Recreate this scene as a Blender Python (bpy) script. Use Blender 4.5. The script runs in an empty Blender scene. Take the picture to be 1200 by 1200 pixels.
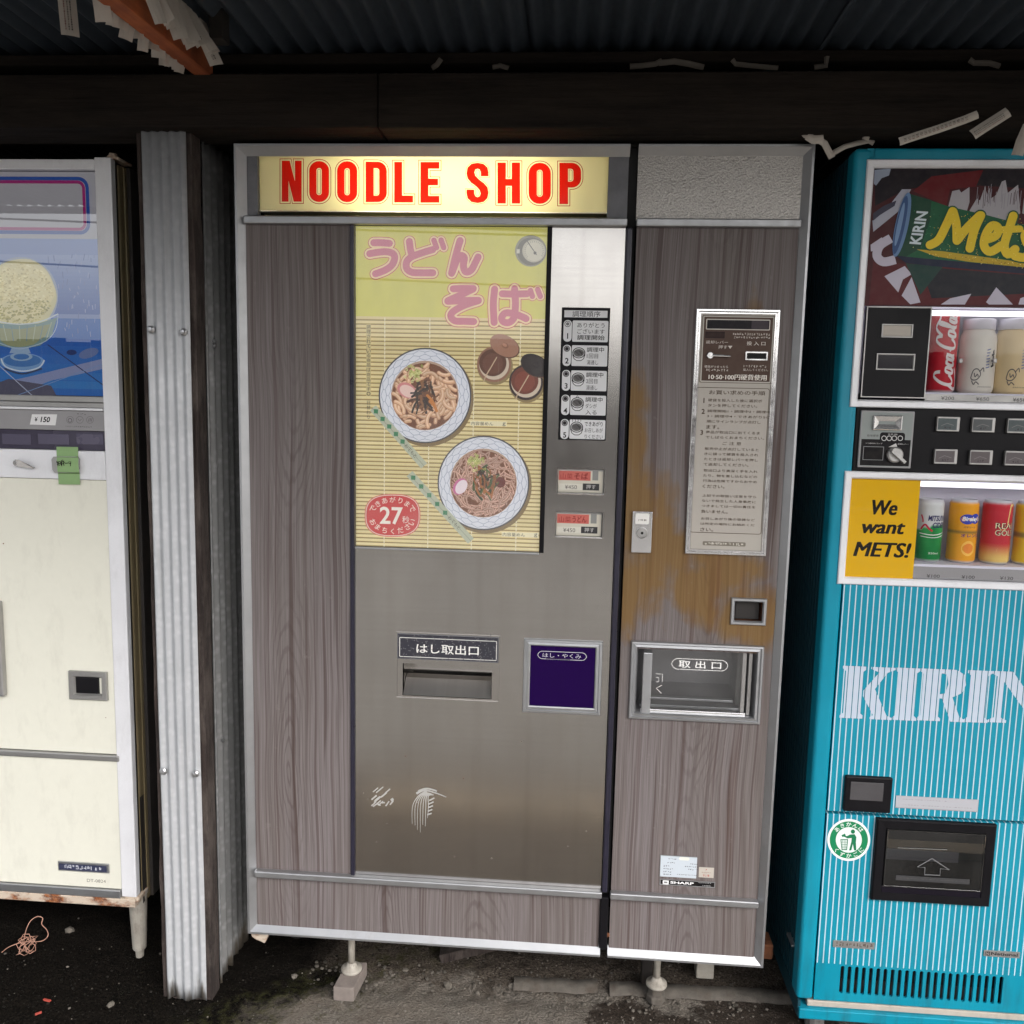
import bpy, math, random
from mathutils import Vector, Matrix
from mathutils.geometry import tessellate_polygon
rnd = random.Random(7)
rad = math.radians

# ------------------------------------------------------------------ camera
# x right, y up, z forward in the solved frame; world = (X, Y depth, Z up), ground Z = 0
ZB = 0.15
def _rot(rx, ry, rz):
    cx, sx, cy, sy, cz, sz = math.cos(rx), math.sin(rx), math.cos(ry), math.sin(ry), math.cos(rz), math.sin(rz)
    Rx = Matrix(((1,0,0),(0,cx,-sx),(0,sx,cx))); Ry = Matrix(((cy,0,sy),(0,1,0),(-sy,0,cy))); Rz = Matrix(((cz,-sz,0),(sz,cz,0),(0,0,1)))
    return Rz @ Rx @ Ry
RC = _rot(rad(-7.19041817), rad(4.03996276), rad(-1.27625591)); RT = RC.transposed()
CAM = Vector((0.75119891, -1.87222817, 1.28565226 + ZB)); FP = 1000.0
def ray(px, py):
    d = RT @ Vector(((px-600)/FP, -(py-600)/FP, 1.0))
    return Vector((d.x, d.z, d.y))
def at(px, py, Y):
    d = ray(px, py); t = (Y-CAM.y)/d.y; p = CAM+d*t
    return p.x, p.z
def P(px, py, Y):
    x, z = at(px, py, Y); return Vector((x, Y, z))
def G(px, py, Z=0.0):
    d = ray(px, py); t = (Z-CAM.z)/d.z; p = CAM+d*t
    return p.x, p.y
sc = bpy.context.scene
cam = bpy.data.cameras.new('camera'); camo = bpy.data.objects.new('camera', cam); sc.collection.objects.link(camo)
r0, r1, r2 = RC[0], RC[1], RC[2]
sw = lambda v: Vector((v[0], v[2], v[1]))
X_, Y_, Z_ = sw(r0), sw(r1), -sw(r2)
camo.matrix_world = Matrix(((X_.x, Y_.x, Z_.x, CAM.x), (X_.y, Y_.y, Z_.y, CAM.y), (X_.z, Y_.z, Z_.z, CAM.z), (0,0,0,1)))
cam.sensor_fit = 'HORIZONTAL'; cam.sensor_width = 36; cam.lens = 30.0; cam.clip_start = 0.05; cam.clip_end = 600
sc.camera = camo

# ------------------------------------------------------------------ world, sun, exposure
SUN_EL, SUN_AZ = rad(40), rad(140)      # azimuth clockwise from +Y: the sun stands behind the photographer
world = bpy.data.worlds.new('World'); sc.world = world; world.use_nodes = True
wn = world.node_tree; wn.nodes.clear()
sky = wn.nodes.new('ShaderNodeTexSky'); sky.sky_type = 'NISHITA'; sky.sun_disc = False
sky.sun_elevation = SUN_EL; sky.sun_rotation = SUN_AZ; sky.air_density = 1.0; sky.dust_density = 4.0; sky.ozone_density = 1.0
hs = wn.nodes.new('ShaderNodeHueSaturation'); hs.inputs['Saturation'].default_value = 0.22
bg = wn.nodes.new('ShaderNodeBackground'); bg.inputs['Strength'].default_value = 0.15
wo = wn.nodes.new('ShaderNodeOutputWorld')
wn.links.new(sky.outputs[0], hs.inputs['Color']); wn.links.new(hs.outputs[0], bg.inputs[0]); wn.links.new(bg.outputs[0], wo.inputs[0])
sl = bpy.data.lights.new('sun', 'SUN'); sl.energy = 0.5; sl.angle = rad(40); sl.color = (1.0, 0.97, 0.93)
so = bpy.data.objects.new('sun', sl); sc.collection.objects.link(so)
sd = Vector((math.sin(SUN_AZ)*math.cos(SUN_EL), math.cos(SUN_AZ)*math.cos(SUN_EL), math.sin(SUN_EL)))
so.rotation_euler = sd.to_track_quat('Z', 'Y').to_euler(); so.location = (0, -6, 8)
sc.view_settings.view_transform = 'Standard'; sc.view_settings.look = 'None'; sc.view_settings.gamma = 1
sc.view_settings.exposure = 1.22; sc.view_settings.use_curve_mapping = False
sc.render.engine = 'CYCLES'; sc.cycles.use_denoising = True; sc.cycles.use_adaptive_sampling = True; sc.cycles.adaptive_threshold = 0.02; sc.cycles.max_bounces = 7; sc.cycles.diffuse_bounces = 3; sc.cycles.glossy_bounces = 4; sc.cycles.transmission_bounces = 4; sc.cycles.transparent_max_bounces = 12
sc.cycles.caustics_reflective = False; sc.cycles.caustics_refractive = False; sc.cycles.sample_clamp_indirect = 6.0

# ------------------------------------------------------------------ colour and material helpers
def L1(c): c /= 255.0; return c/12.92 if c <= 0.04045 else ((c+0.055)/1.055)**2.4
def S(r, g, b, k=1.0): return (L1(r)*k, L1(g)*k, L1(b)*k, 1.0)
class NT:
    def __init__(s, name):
        s.m = bpy.data.materials.new(name); s.m.use_nodes = True; s.t = s.m.node_tree; s.t.nodes.clear()
        s.out = s.n('OutputMaterial'); s.b = s.n('BsdfPrincipled'); s.l(s.b.outputs[0], s.out.inputs[0])
        s._tc = None
    def n(s, ty, **k):
        nd = s.t.nodes.new('ShaderNode'+ty)
        for a, v in k.items(): setattr(nd, a, v)
        return nd
    def l(s, a, b): s.t.links.new(a, b)
    def put(s, sock, v):
        if hasattr(v, 'is_output') or isinstance(v, bpy.types.NodeSocket): s.l(v, sock)
        else: sock.default_value = v
    def tc(s):
        if s._tc is None: s._tc = s.n('TexCoord').outputs['Object']
        return s._tc
    def mp(s, scale=(1,1,1), loc=(0,0,0), src=None, rot=(0,0,0)):
        m = s.n('Mapping'); m.inputs['Scale'].default_value = scale; m.inputs['Location'].default_value = loc; m.inputs['Rotation'].default_value = rot
        s.l(src or s.tc(), m.inputs[0]); return m.outputs[0]
    def noise(s, vec, scale=5, detail=4, rough=0.55, dist=0.0):
        n = s.n('TexNoise'); n.inputs['Scale'].default_value = scale; n.inputs['Detail'].default_value = detail
        n.inputs['Roughness'].default_value = rough; n.inputs['Distortion'].default_value = dist; s.l(vec, n.inputs['Vector']); return n.outputs[0]
    def vor(s, vec, scale=5, feature='F1'):
        n = s.n('TexVoronoi', feature=feature); n.inputs['Scale'].default_value = scale; s.l(vec, n.inputs['Vector']); return n.outputs[0]
    def ramp(s, fac, stops, interp='LINEAR'):
        r = s.n('ValToRGB'); r.color_ramp.interpolation = interp; e = r.color_ramp.elements
        while len(e) < len(stops): e.new(0.5)
        for i, (p, c) in enumerate(stops):
            e[i].position = p; e[i].color = c if len(c) == 4 else (c[0], c[1], c[2], 1)
        s.l(fac, r.inputs[0]); return r.outputs[0]
    def rf(s, fac, a, b, lo=0.0, hi=1.0):
        m = s.n('MapRange'); m.inputs[1].default_value = a; m.inputs[2].default_value = b; m.inputs[3].default_value = lo; m.inputs[4].default_value = hi
        s.l(fac, m.inputs[0]); return m.outputs[0]
    def ma(s, op, a, b=0.0):
        m = s.n('Math', operation=op); s.put(m.inputs[0], a); s.put(m.inputs[1], b); return m.outputs[0]
    def mix(s, f, a, b, blend='MIX'):
        m = s.n('Mix', data_type='RGBA', blend_type=blend); s.put(m.inputs[0], f); s.put(m.inputs[6], a); s.put(m.inputs[7], b); return m.outputs[2]
    def xyz(s):
        x = s.n('SeparateXYZ'); s.l(s.tc(), x.inputs[0]); return x.outputs
    def set(s, **k):
        for a, v in k.items(): s.put(s.b.inputs[a.replace('_', ' ')], v)
        return s
    def bump(s, h, strength=0.3, dist=0.002):
        b = s.n('Bump'); b.inputs['Strength'].default_value = strength; b.inputs['Distance'].default_value = dist
        s.l(h, b.inputs['Height']); s.l(b.outputs[0], s.b.inputs['Normal']); return s
BLK = (0,0,0,1); WHT = (1,1,1,1)
def fleck(t, scale=900, lo=0.0, hi=0.07, src=None):      # small random specks: 1 inside a speck
    v = t.vor(src or t.tc(), scale=scale); return t.rf(v, lo, hi, 1.0, 0.0)
MAT = {}
def simple(name, col, rough=0.5, metal=0.0, var=0.12, scale=6.0, bump=0.0, spec=0.5, coat=0.0, dirt=0.0):
    t = NT(name); n = t.noise(t.tc(), scale, 5); n2 = t.noise(t.tc(), scale*22, 3)
    f = t.ma('ADD', t.ma('MULTIPLY', n, .7), t.ma('MULTIPLY', n2, .3))
    k = t.rf(f, 0.3, 0.7, 1-var, 1+var)
    g = t.n('CombineColor'); t.l(k, g.inputs[0]); t.l(k, g.inputs[1]); t.l(k, g.inputs[2])
    c = t.mix(1.0, col, g.outputs[0], 'MULTIPLY')
    if dirt:
        d = t.rf(t.noise(t.mp((3,3,1.2)), 5, 8, 0.7), 0.52, 0.75, 0, dirt); c = t.mix(d, c, S(70,55,42))
    t.set(Base_Color=c, Roughness=t.rf(n, .3, .7, max(0.02, rough-.06), min(1, rough+.08)), Metallic=metal, Specular_IOR_Level=spec, Coat_Weight=coat)
    if bump: t.bump(n2, bump, 0.002)
    MAT[name] = t.m; return t.m

# -- laminate with vertical wood grain
def laminate(name, stained):
    t = NT(name)
    # slow sideways drift bends the grain; cathedral figure from nested bands
    drift = t.noise(t.mp((3,1,1.1)), 1.0, 2); vm = t.n('VectorMath', operation='ADD'); t.l(t.tc(), vm.inputs[0])
    cx_ = t.n('CombineXYZ'); t.l(t.rf(drift, .25, .75, -.012, .012), cx_.inputs[0]); t.l(cx_.outputs[0], vm.inputs[1]); V = vm.outputs[0]
    wv = t.n('TexWave', wave_type='BANDS', bands_direction='X'); wv.inputs['Scale'].default_value = 11.0; wv.inputs['Distortion'].default_value = 5.0
    wv.inputs['Detail'].default_value = 2; wv.inputs['Detail Scale'].default_value = 0.8; wv.inputs['Detail Roughness'].default_value = 0.5
    t.l(t.mp((1,1,0.13), src=V), wv.inputs['Vector'])
    fine = t.noise(t.mp((420,1,4.0), src=V), 1.0, 4, 0.65); lines = t.noise(t.mp((110,1,1.1), src=V), 1.0, 3, 0.5); lines2 = t.noise(t.mp((46,1,.5), (3.1,0,0), src=V), 1.0, 2, 0.5)
    broad = t.noise(t.mp((9,1,0.8), src=V), 1.0, 3)
    x, y, z = t.xyz()
    cell = t.ma('SUBTRACT', t.ma('FRACT', t.ma('ADD', t.ma('DIVIDE', x, .235), .02)), .5)
    cv = t.n('CombineXYZ'); t.l(t.ma('ADD', t.ma('MULTIPLY', cell, .235), t.rf(drift, .25, .75, -.03, .03)), cv.inputs[0]); t.l(t.ma('MULTIPLY', t.ma('SUBTRACT', t.ma('FRACT', t.ma('ADD', t.ma('MULTIPLY', z, .9), t.ma('MULTIPLY', t.ma('FLOOR', t.ma('DIVIDE', x, .235)), .37))), .5), .15), cv.inputs[2])
    rg = t.n('TexWave', wave_type='RINGS', rings_direction='Y'); rg.inputs['Scale'].default_value = 42.0; rg.inputs['Distortion'].default_value = 2.2; rg.inputs['Detail'].default_value = 3; rg.inputs['Detail Scale'].default_value = 3.0
    t.l(cv.outputs[0], rg.inputs['Vector'])
    near = t.ma('MULTIPLY', t.rf(t.ma('ABSOLUTE', cell), .12, .32, 1.0, 0.0), t.rf(t.noise(t.mp((3.3,1,1.7), (7,0,1)), 1.0, 2), .40, .58))
    c = t.ramp(wv.outputs[0], [(0.0, S(104,96,93)), (0.3, S(114,106,104)), (0.8, S(120,113,111)), (1.0, S(112,104,102))])
    c = t.mix(t.rf(broad, .35, .68, 0, .5), c, S(130,123,125))
    c = t.mix(t.ma('MULTIPLY', t.rf(rg.outputs[0], .68, .98, 0, .40), near), c, S(66,52,49))
    c = t.mix(t.rf(lines, 0.585, 0.63, 0, 0.5), c, S(74,56,52)); lines3 = t.noise(t.mp((190,1,.8), (9.3,0,0), src=V), 1.0, 2, 0.5); c = t.mix(t.rf(lines3, 0.60, 0.65, 0, 0.42), c, S(78,60,56))
    c = t.mix(t.rf(lines2, 0.64, 0.66, 0, 0.55), c, S(64,46,42))
    c = t.mix(t.rf(fine, 0.42, 0.68, 0, 0.55), c, S(76,65,63))
    if stained:
        x, y, z = t.xyz()
        wob = t.noise(t.mp((17,1,8)), 1.0, 5, 0.62, 0.4); w2 = t.noise(t.mp((22,1,16)), 1.0, 3)
        def blob(cx, cz, rx, rz):
            a = t.ma('POWER', t.ma('DIVIDE', t.ma('SUBTRACT', x, cx), rx), 2.0); b = t.ma('POWER', t.ma('DIVIDE', t.ma('SUBTRACT', z, cz), rz), 2.0)
            return t.ma('SUBTRACT', 1.0, t.ma('ADD', a, b))
        bl = None
        for (px, py, wx, wz) in ((742,500,.04,.16), (880,440,.03,.2), (745,600,.05,.16), (762,640,.075,.17), (822,690,.075,.10), (880,725,.085,.09), (815,645,.12,.06), (850,668,.1,.05), (736,690,.035,.13)):
            bx, bz = at(px, py, .012); q = blob(bx, bz, wx, wz); bl = q if bl is None else t.ma('MAXIMUM', bl, q)
        f = t.ma('ADD', bl, t.ma('MULTIPLY', t.ma('SUBTRACT', wob, 0.5), 2.6)); f = t.ma('ADD', f, t.ma('MULTIPLY', t.ma('SUBTRACT', w2, .5), .8))
        f = t.rf(f, -.1, .75, 0, 0.95)
        c = t.mix(f, c, t.mix(0.85, c, S(206,168,108), 'MULTIPLY')); c = t.mix(t.ma('MULTIPLY', f, .40), c, S(150,116,62))
        edge = t.rf(t.noise(t.mp((40,1,1.4)), 1.0, 3), .55, .72, 0, .5)
        c = t.mix(t.ma('MULTIPLY', edge, t.rf(f, 0, .6, .25, 1.0)), c, S(92,52,30))
    # water marks and scuffs
    sc1 = t.rf(t.noise(t.mp((30,1,30)), 1.0, 6, .7), .62, .8, 0, .35); c = t.mix(sc1, c, S(150,143,140))
    c = t.mix(t.ma('MULTIPLY', fleck(t, 140, 0, .05), .5), c, S(200,195,190))
    t.set(Base_Color=c, Roughness=t.rf(broad, .3, .7, .5, .64), Specular_IOR_Level=.25)
    t.bump(fine, .12, .0006); MAT[name] = t.m
laminate('laminate', False); laminate('laminate_stained', True)

def stainless(name, tint, r0, r1, horiz=True):
    t = NT(name)
    br = t.noise(t.mp((2,1,150) if horiz else (150,1,2)), 1.0, 2, .5); cl = t.noise(t.mp((5,1,3)), 1.0, 2, .5); sm = t.noise(t.mp((9,1,5)), 1.0, 2, .5)
    c = t.mix(t.rf(cl, .35, .65, 0, .5), tint, tuple(v*.78 for v in tint[:3])+(1,))
    c = t.mix(t.rf(sm, .5, .8, 0, .15), c, S(150,140,128))
    x, y, z = t.xyz()
    d = t.ma('MULTIPLY', fleck(t, 260, 0, .12), t.ma('MULTIPLY', t.rf(t.noise(t.mp((11,1,11)), 1, 2), .45, .6), t.ma('MULTIPLY', t.rf(x, .72, .78), t.rf(z, 1.6, 1.68))))
    c = t.mix(t.ma('MULTIPLY', d, .8), c, S(70,58,50))
    ro = t.ma('ADD', t.rf(cl, .3, .7, r0, r1), t.rf(sm, .3, .8, 0, .03 if r0 < .25 else .1))
    drip = t.rf(t.noise(t.mp((34,1,.9)), 1.0, 3, .5), .5, .8, 0, .12); hand = t.rf(t.noise(t.mp((13,1,10), (4,0,2), rot=(0,.6,0)), 1.0, 2, .5), .5, .8, 0, .025)
    c = t.mix(drip, c, S(92,84,76)); ro = t.ma('ADD', ro, hand)
    c = t.mix(t.rf(br, .35, .7, 0, .16), c, tuple(v*.7 for v in tint[:3])+(1,))
    t.set(Base_Color=c, Metallic=1.0, Roughness=ro); MAT[name] = t.m
stainless('stainless', (.54,.515,.49,1), .165, .20); stainless('stainless_vertical', (.74,.71,.68,1), .29, .36, False)
def alu(name, col, rough, pit=.5, var=.1):
    t = NT(name); cl = t.noise(t.tc(), 9, 5); br = t.noise(t.mp((60,60,60)), 1, 4)
    c = t.mix(t.rf(cl, .35, .7, 0, .6), col, tuple(v*.8 for v in col[:3])+(1,))
    sp = t.ma('MULTIPLY', fleck(t, 330, 0, .12), t.rf(t.noise(t.tc(), 14, 2), .45, .6)); c = t.mix(t.ma('MULTIPLY', sp, pit), c, S(60,50,44))
    g = t.rf(t.noise(t.mp((7,7,3)), 1, 7, .75), .58, .8, 0, .4); c = t.mix(g, c, S(110,98,84))
    t.set(Base_Color=c, Metallic=t.rf(g, 0, .4, .85, .3), Roughness=t.rf(br, .3, .7, rough-.06, rough+.1)); MAT[name] = t.m
alu('aluminium', (.47,.475,.49,1), .42); alu('aluminium_dull', (.44,.43,.42,1), .5, .6); alu('chrome', (.85,.84,.84,1), .16, .3)
t = NT('hammered'); v = t.vor(t.mp((1,1,1)), 330, 'SMOOTH_F1'); n = t.noise(t.tc(), 120, 3)
t.set(Base_Color=t.mix(t.rf(v, .2, .8), (.56,.53,.50,1), (.36,.34,.32,1)), Metallic=.75, Roughness=.42); t.bump(t.ma('ADD', v, t.ma('MULTIPLY', n, .4)), .55, .0022); MAT['hammered'] = t.m
simple('speckled_plate', S(120,120,124,.9), .5, .4, .25, 30, .2)
simple('navy', S(44,42,58,.8), .32, .0, .2, 20, .05); simple('black_plastic', S(22,21,24), .42, 0, .2, 30, 0, .14)
simple('black_gap', S(12,11,12), .8); simple('dark_cabinet', S(46,42,40), .6, .1, .2, 8, .05, dirt=.5)
simple('cream_paint', S(238,236,222,.86), .36, 0, .04, 2.2, .02, dirt=.14); simple('white_trim', S(236,236,240,.95), .38, .15, .05, 12, .02, dirt=.15)
simple('olive_strip', S(120,108,82), .45, .2, .12, 10, .05, dirt=.3); simple('grey_panel', S(150,148,150), .45, .2, .06, 20)
simple('dark_glass', S(24,21,30), .10, 0, .05, 6, 0, .3); simple('purple_glass', S(34,6,70,.8), .2, 0, .08, 3, 0, .1)
simple('timber_dark', S(34,30,27), .85, 0, .35, 18, .5); simple('paper_grey', S(112,105,97), .9, 0, .15, 40, .2); simple('screen_grey', S(78,76,78), .2, 0, .1, 20, 0, .3); simple('paper', S(196,188,178,.9), .85, 0, .06, 40, .1)  # includes a greyer, darker paper for the slips on the beam
simple('brick_grey', S(128,118,112), .9, 0, .2, 60, .5); simple('concrete', S(98,92,85), .92, 0, .35, 45, .9, dirt=.8)
simple('paint_foot', S(160,154,144), .65, 0, .25, 30, .4, dirt=.8); simple('rubber', S(40,38,37), .8); simple('zinc_screw', S(190,190,192), .3, .9)
simple('strip_purple', S(66,62,78), .25, 0, .08, 5); simple('flavour_purple', S(92,88,106), .2, 0, .08, 5); simple('green_tape', S(146,180,124,.85), .7, 0, .06, 60, .1); simple('beige_lip', S(190,180,168,.85), .6, 0, .12, 30, .1, dirt=.4)
simple('wire_copper', S(196,150,130), .45, .3); simple('red_scrap', S(170,70,58), .6); simple('plaster', S(206,202,194), .9, 0, .1, 4, .2)
simple('roof_tile', S(88,86,90), .7, 0, .2, 12, .3); simple('pole_concrete', S(150,148,144), .9, 0, .1, 8, .2); simple('cable_black', S(24,24,26), .6)
simple('asphalt', S(95,94,94), .95, 0, .2, 90, .4); simple('lavender_back', S(228,226,240,.92), .5, 0, .02)
simple('paving', S(206,186,158), .9, 0, .1, 20, .3); simple('rust', S(120,74,48), .9, 0, .4, 60, .6, dirt=.5)
# rusty painted rail
t = NT('rusty_rail'); n = t.noise(t.mp((14,14,30)), 1, 7, .7); n2 = t.noise(t.tc(), 130, 4)
t.set(Base_Color=t.mix(t.rf(n, .47, .6), S(206,190,172,.85), t.mix(t.rf(n2, .4, .6), S(92,48,28), S(150,92,52))), Roughness=.85); t.bump(n2, .5, .003); MAT['rusty_rail'] = t.m
# old post timber, vertical grain
t = NT('timber_post'); n = t.noise(t.mp((120,120,5)), 1, 5, .65); n2 = t.noise(t.mp((20,20,8)), 1, 5, .7)
t.set(Base_Color=t.mix(t.rf(n2, .45, .65), t.mix(t.rf(n, .35, .65), S(34,27,25), S(62,51,47)), S(84,75,70)), Roughness=.92); t.bump(n, .9, .006); MAT['timber_post'] = t.m
t = NT('timber_beam'); n = t.noise(t.mp((4,60,60)), 1, 6, .65); n2 = t.noise(t.mp((3,8,14)), 1, 6, .7)
ck = t.rf(t.noise(t.mp((2.5,9,16)), 1, 2, .5, 1.2), .495, .505, 1, 0); ck = t.ma('MULTIPLY', ck, 0.0)
t.set(Base_Color=t.mix(t.rf(n2, .4, .7), t.mix(t.rf(n, .35, .65), S(24,21,19), S(38,33,30)), S(46,40,35)), Roughness=.95, Specular_IOR_Level=.15); t.bump(n, .8, .006); MAT['timber_beam'] = t.m
t = NT('timber_orange'); n = t.noise(t.mp((70,5,70)), 1, 5, .6); n2 = t.noise(t.tc(), 9, 4)
t.set(Base_Color=t.mix(t.rf(n2, .35, .65), t.mix(t.rf(n, .35, .65), S(150,76,42), S(186,104,58)), S(128,66,40)), Roughness=.7); t.bump(n, .4, .003); MAT['timber_orange'] = t.m
# corrugated steel
def corr(name, col, dirty):
    t = NT(name); x, y, z = t.xyz(); n = t.noise(t.tc(), 14, 6, .65); n2 = t.noise(t.mp((40,40,6)), 1, 4); sp = t.vor(t.tc(), 55)
    c = t.mix(t.rf(n, .35, .7, 0, .5), col, tuple(v*.82 for v in col[:3])+(1,)); c = t.mix(t.rf(sp, .1, .5, .1 if dirty else .0, 0), c, WHT)
    if dirty:
        h = t.ma('ADD', t.rf(z, 0.0, 0.16, 1.0, 0.0), t.rf(n2, .4, .75, -.35, .45)); c = t.mix(t.rf(h, .55, .85, 0, .9), c, S(74,66,54))
        h2 = t.rf(t.noise(t.mp((60,60,2.5)), 1, 4), .58, .75, 0, .22); c = t.mix(h2, c, S(120,112,100))
    t.set(Base_Color=c, Metallic=.2, Roughness=t.rf(n, .3, .7, .42, .6)); t.bump(n2, .08, .001); MAT[name] = t.m
corr('galvanised', (.46,.47,.49,1), True); corr('roof_steel', (.05,.062,.078,1), False); corr('galvanised_shaded', (.20,.20,.20,1), True)  # side sheet gets a darker copy, shade of the gap put into its colour
# teal paint; the stripes are printed on the panel (period along X)
def teal(name, striped):
    t = NT(name); x, y, z = t.xyz(); n = t.noise(t.tc(), 7, 5); c = t.mix(t.rf(n, .3, .7, 0, 1), S(0,136,162,.9), S(4,147,174,.9))
    sp = t.ma('MULTIPLY', fleck(t, 240, 0, .06), t.rf(t.noise(t.tc(), 30, 2), .55, .65)); c = t.mix(t.ma('MULTIPLY', sp, .8), c, S(30,60,66))
    fade = t.noise(t.mp((2,2,1.3)), 1.0, 4, .6); c = t.mix(t.rf(fade, .4, .7, 0, .22), c, S(60,160,176,.85))
    if striped:
        m = t.ma('FRACT', t.ma('DIVIDE', t.ma('SUBTRACT', x, STR0), STRP)); m = t.ma('LESS_THAN', m, 0.19)
        c = t.mix(m, c, S(196,216,226,.9))
    gr_ = t.ma('MULTIPLY', t.rf(t.noise(t.mp((40,40,5)), 1.0, 5, .65), .48, .75, 0, .5), t.rf(z, .05, .55, 1.0, .12)); c = t.mix(gr_, c, S(44,62,62))
    t.set(Base_Color=c, Roughness=t.rf(n, .3, .7, .32, .46), Specular_IOR_Level=.35); MAT[name] = t.m
YT = -0.02
STR0 = at(988, 700, YT)[0]; STRP = (at(1146, 702, YT)[0]-STR0)/22.0
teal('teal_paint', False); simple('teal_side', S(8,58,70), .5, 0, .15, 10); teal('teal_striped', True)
t = NT('kirin_white'); x, y, z = t.xyz(); m = t.ma('FRACT', t.ma('DIVIDE', t.ma('SUBTRACT', x, STR0-STRP*.32), STRP)); m = t.ma('LESS_THAN', m, 0.14)
t.set(Base_Color=t.mix(m, S(200,210,226,.9), S(0,118,140,.8)), Roughness=.4); MAT['kirin_white'] = t.m
# thin clear pane; haze mixes in pale colour that stands in for glare
def pane(name, ior, tint=(1,1,1,1), rough=0.0, haze=0.0):
    t = NT(name); t.t.nodes.remove(t.b)
    fr = t.n('Fresnel'); fr.inputs[0].default_value = ior; tr = t.n('BsdfTransparent'); tr.inputs[0].default_value = tint
    gl = t.n('BsdfGlossy'); gl.inputs['Roughness'].default_value = rough; gl.inputs['Color'].default_value = (1,1,1,1)
    mx = t.n('MixShader'); t.l(fr.outputs[0], mx.inputs[0]); t.l(tr.outputs[0], mx.inputs[1]); t.l(gl.outputs[0], mx.inputs[2])
    last = mx.outputs[0]
    if haze:
        df = t.n('BsdfDiffuse'); df.inputs[0].default_value = (.8,.8,.78,1); m2 = t.n('MixShader'); f = t.rf(t.noise(t.mp((6,6,3)), 1, 5, .6), .4, .75, haze*.3, haze)
        t.l(f, m2.inputs[0]); t.l(last, m2.inputs[1]); t.l(df.outputs[0], m2.inputs[2]); last = m2.outputs[0]
    t.l(last, t.out.inputs[0]); MAT[name] = t.m
pane('display_pane', 1.28, haze=.012); pane('clear_pane', 1.75, haze=.05); pane('poster_pane', 1.65, haze=.19); pane('ice_pane', 2.2, haze=.02); pane('smoked_pane', 1.5, (.42,.42,.44,1), haze=.04)
# print inks: colour from the mesh
def ink(name, rough=.5, emit=0.0):
    t = NT(name); a = t.n('Attribute'); a.attribute_name = 'Col'; n = t.noise(t.tc(), 60, 4)
    c = t.mix(t.rf(n, .35, .7, 0, .04), a.outputs['Color'], S(150,140,128))
    t.set(Base_Color=c, Roughness=rough, Specular_IOR_Level=.14)
    if emit: t.l(c, t.b.inputs['Emission Color']); t.b.inputs['Emission Strength'].default_value = emit
    MAT[name] = t.m
ink('ink'); ink('ink_gloss', .3); ink('ink_backlit', .4, .20); ink('ink_display', .35, .16); ink('ink_metal', .4)
t = NT('sign_translucent'); t.t.nodes.remove(t.b); a = t.n('Attribute'); a.attribute_name = 'Col'
tl = t.n('BsdfTranslucent'); df = t.n('BsdfDiffuse'); gl = t.n('BsdfGlossy'); gl.inputs['Roughness'].default_value = .12
t.l(a.outputs['Color'], tl.inputs[0]); t.l(a.outputs['Color'], df.inputs[0]); m1 = t.n('MixShader'); m1.inputs[0].default_value = .55
t.l(df.outputs[0], m1.inputs[1]); t.l(tl.outputs[0], m1.inputs[2]); m2 = t.n('MixShader'); m2.inputs[0].default_value = .04
t.l(m1.outputs[0], m2.inputs[1]); t.l(gl.outputs[0], m2.inputs[2]); t.l(m2.outputs[0], t.out.inputs[0]); MAT['sign_translucent'] = t.m
t = NT('tube_glow'); t.set(Base_Color=WHT, Emission_Color=S(255,248,214), Emission_Strength=4.4); MAT['tube_glow'] = t.m
t = NT('case_tube_glow'); t.set(Base_Color=WHT, Emission_Color=S(246,246,255), Emission_Strength=0.55); MAT['case_tube_glow'] = t.m

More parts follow.
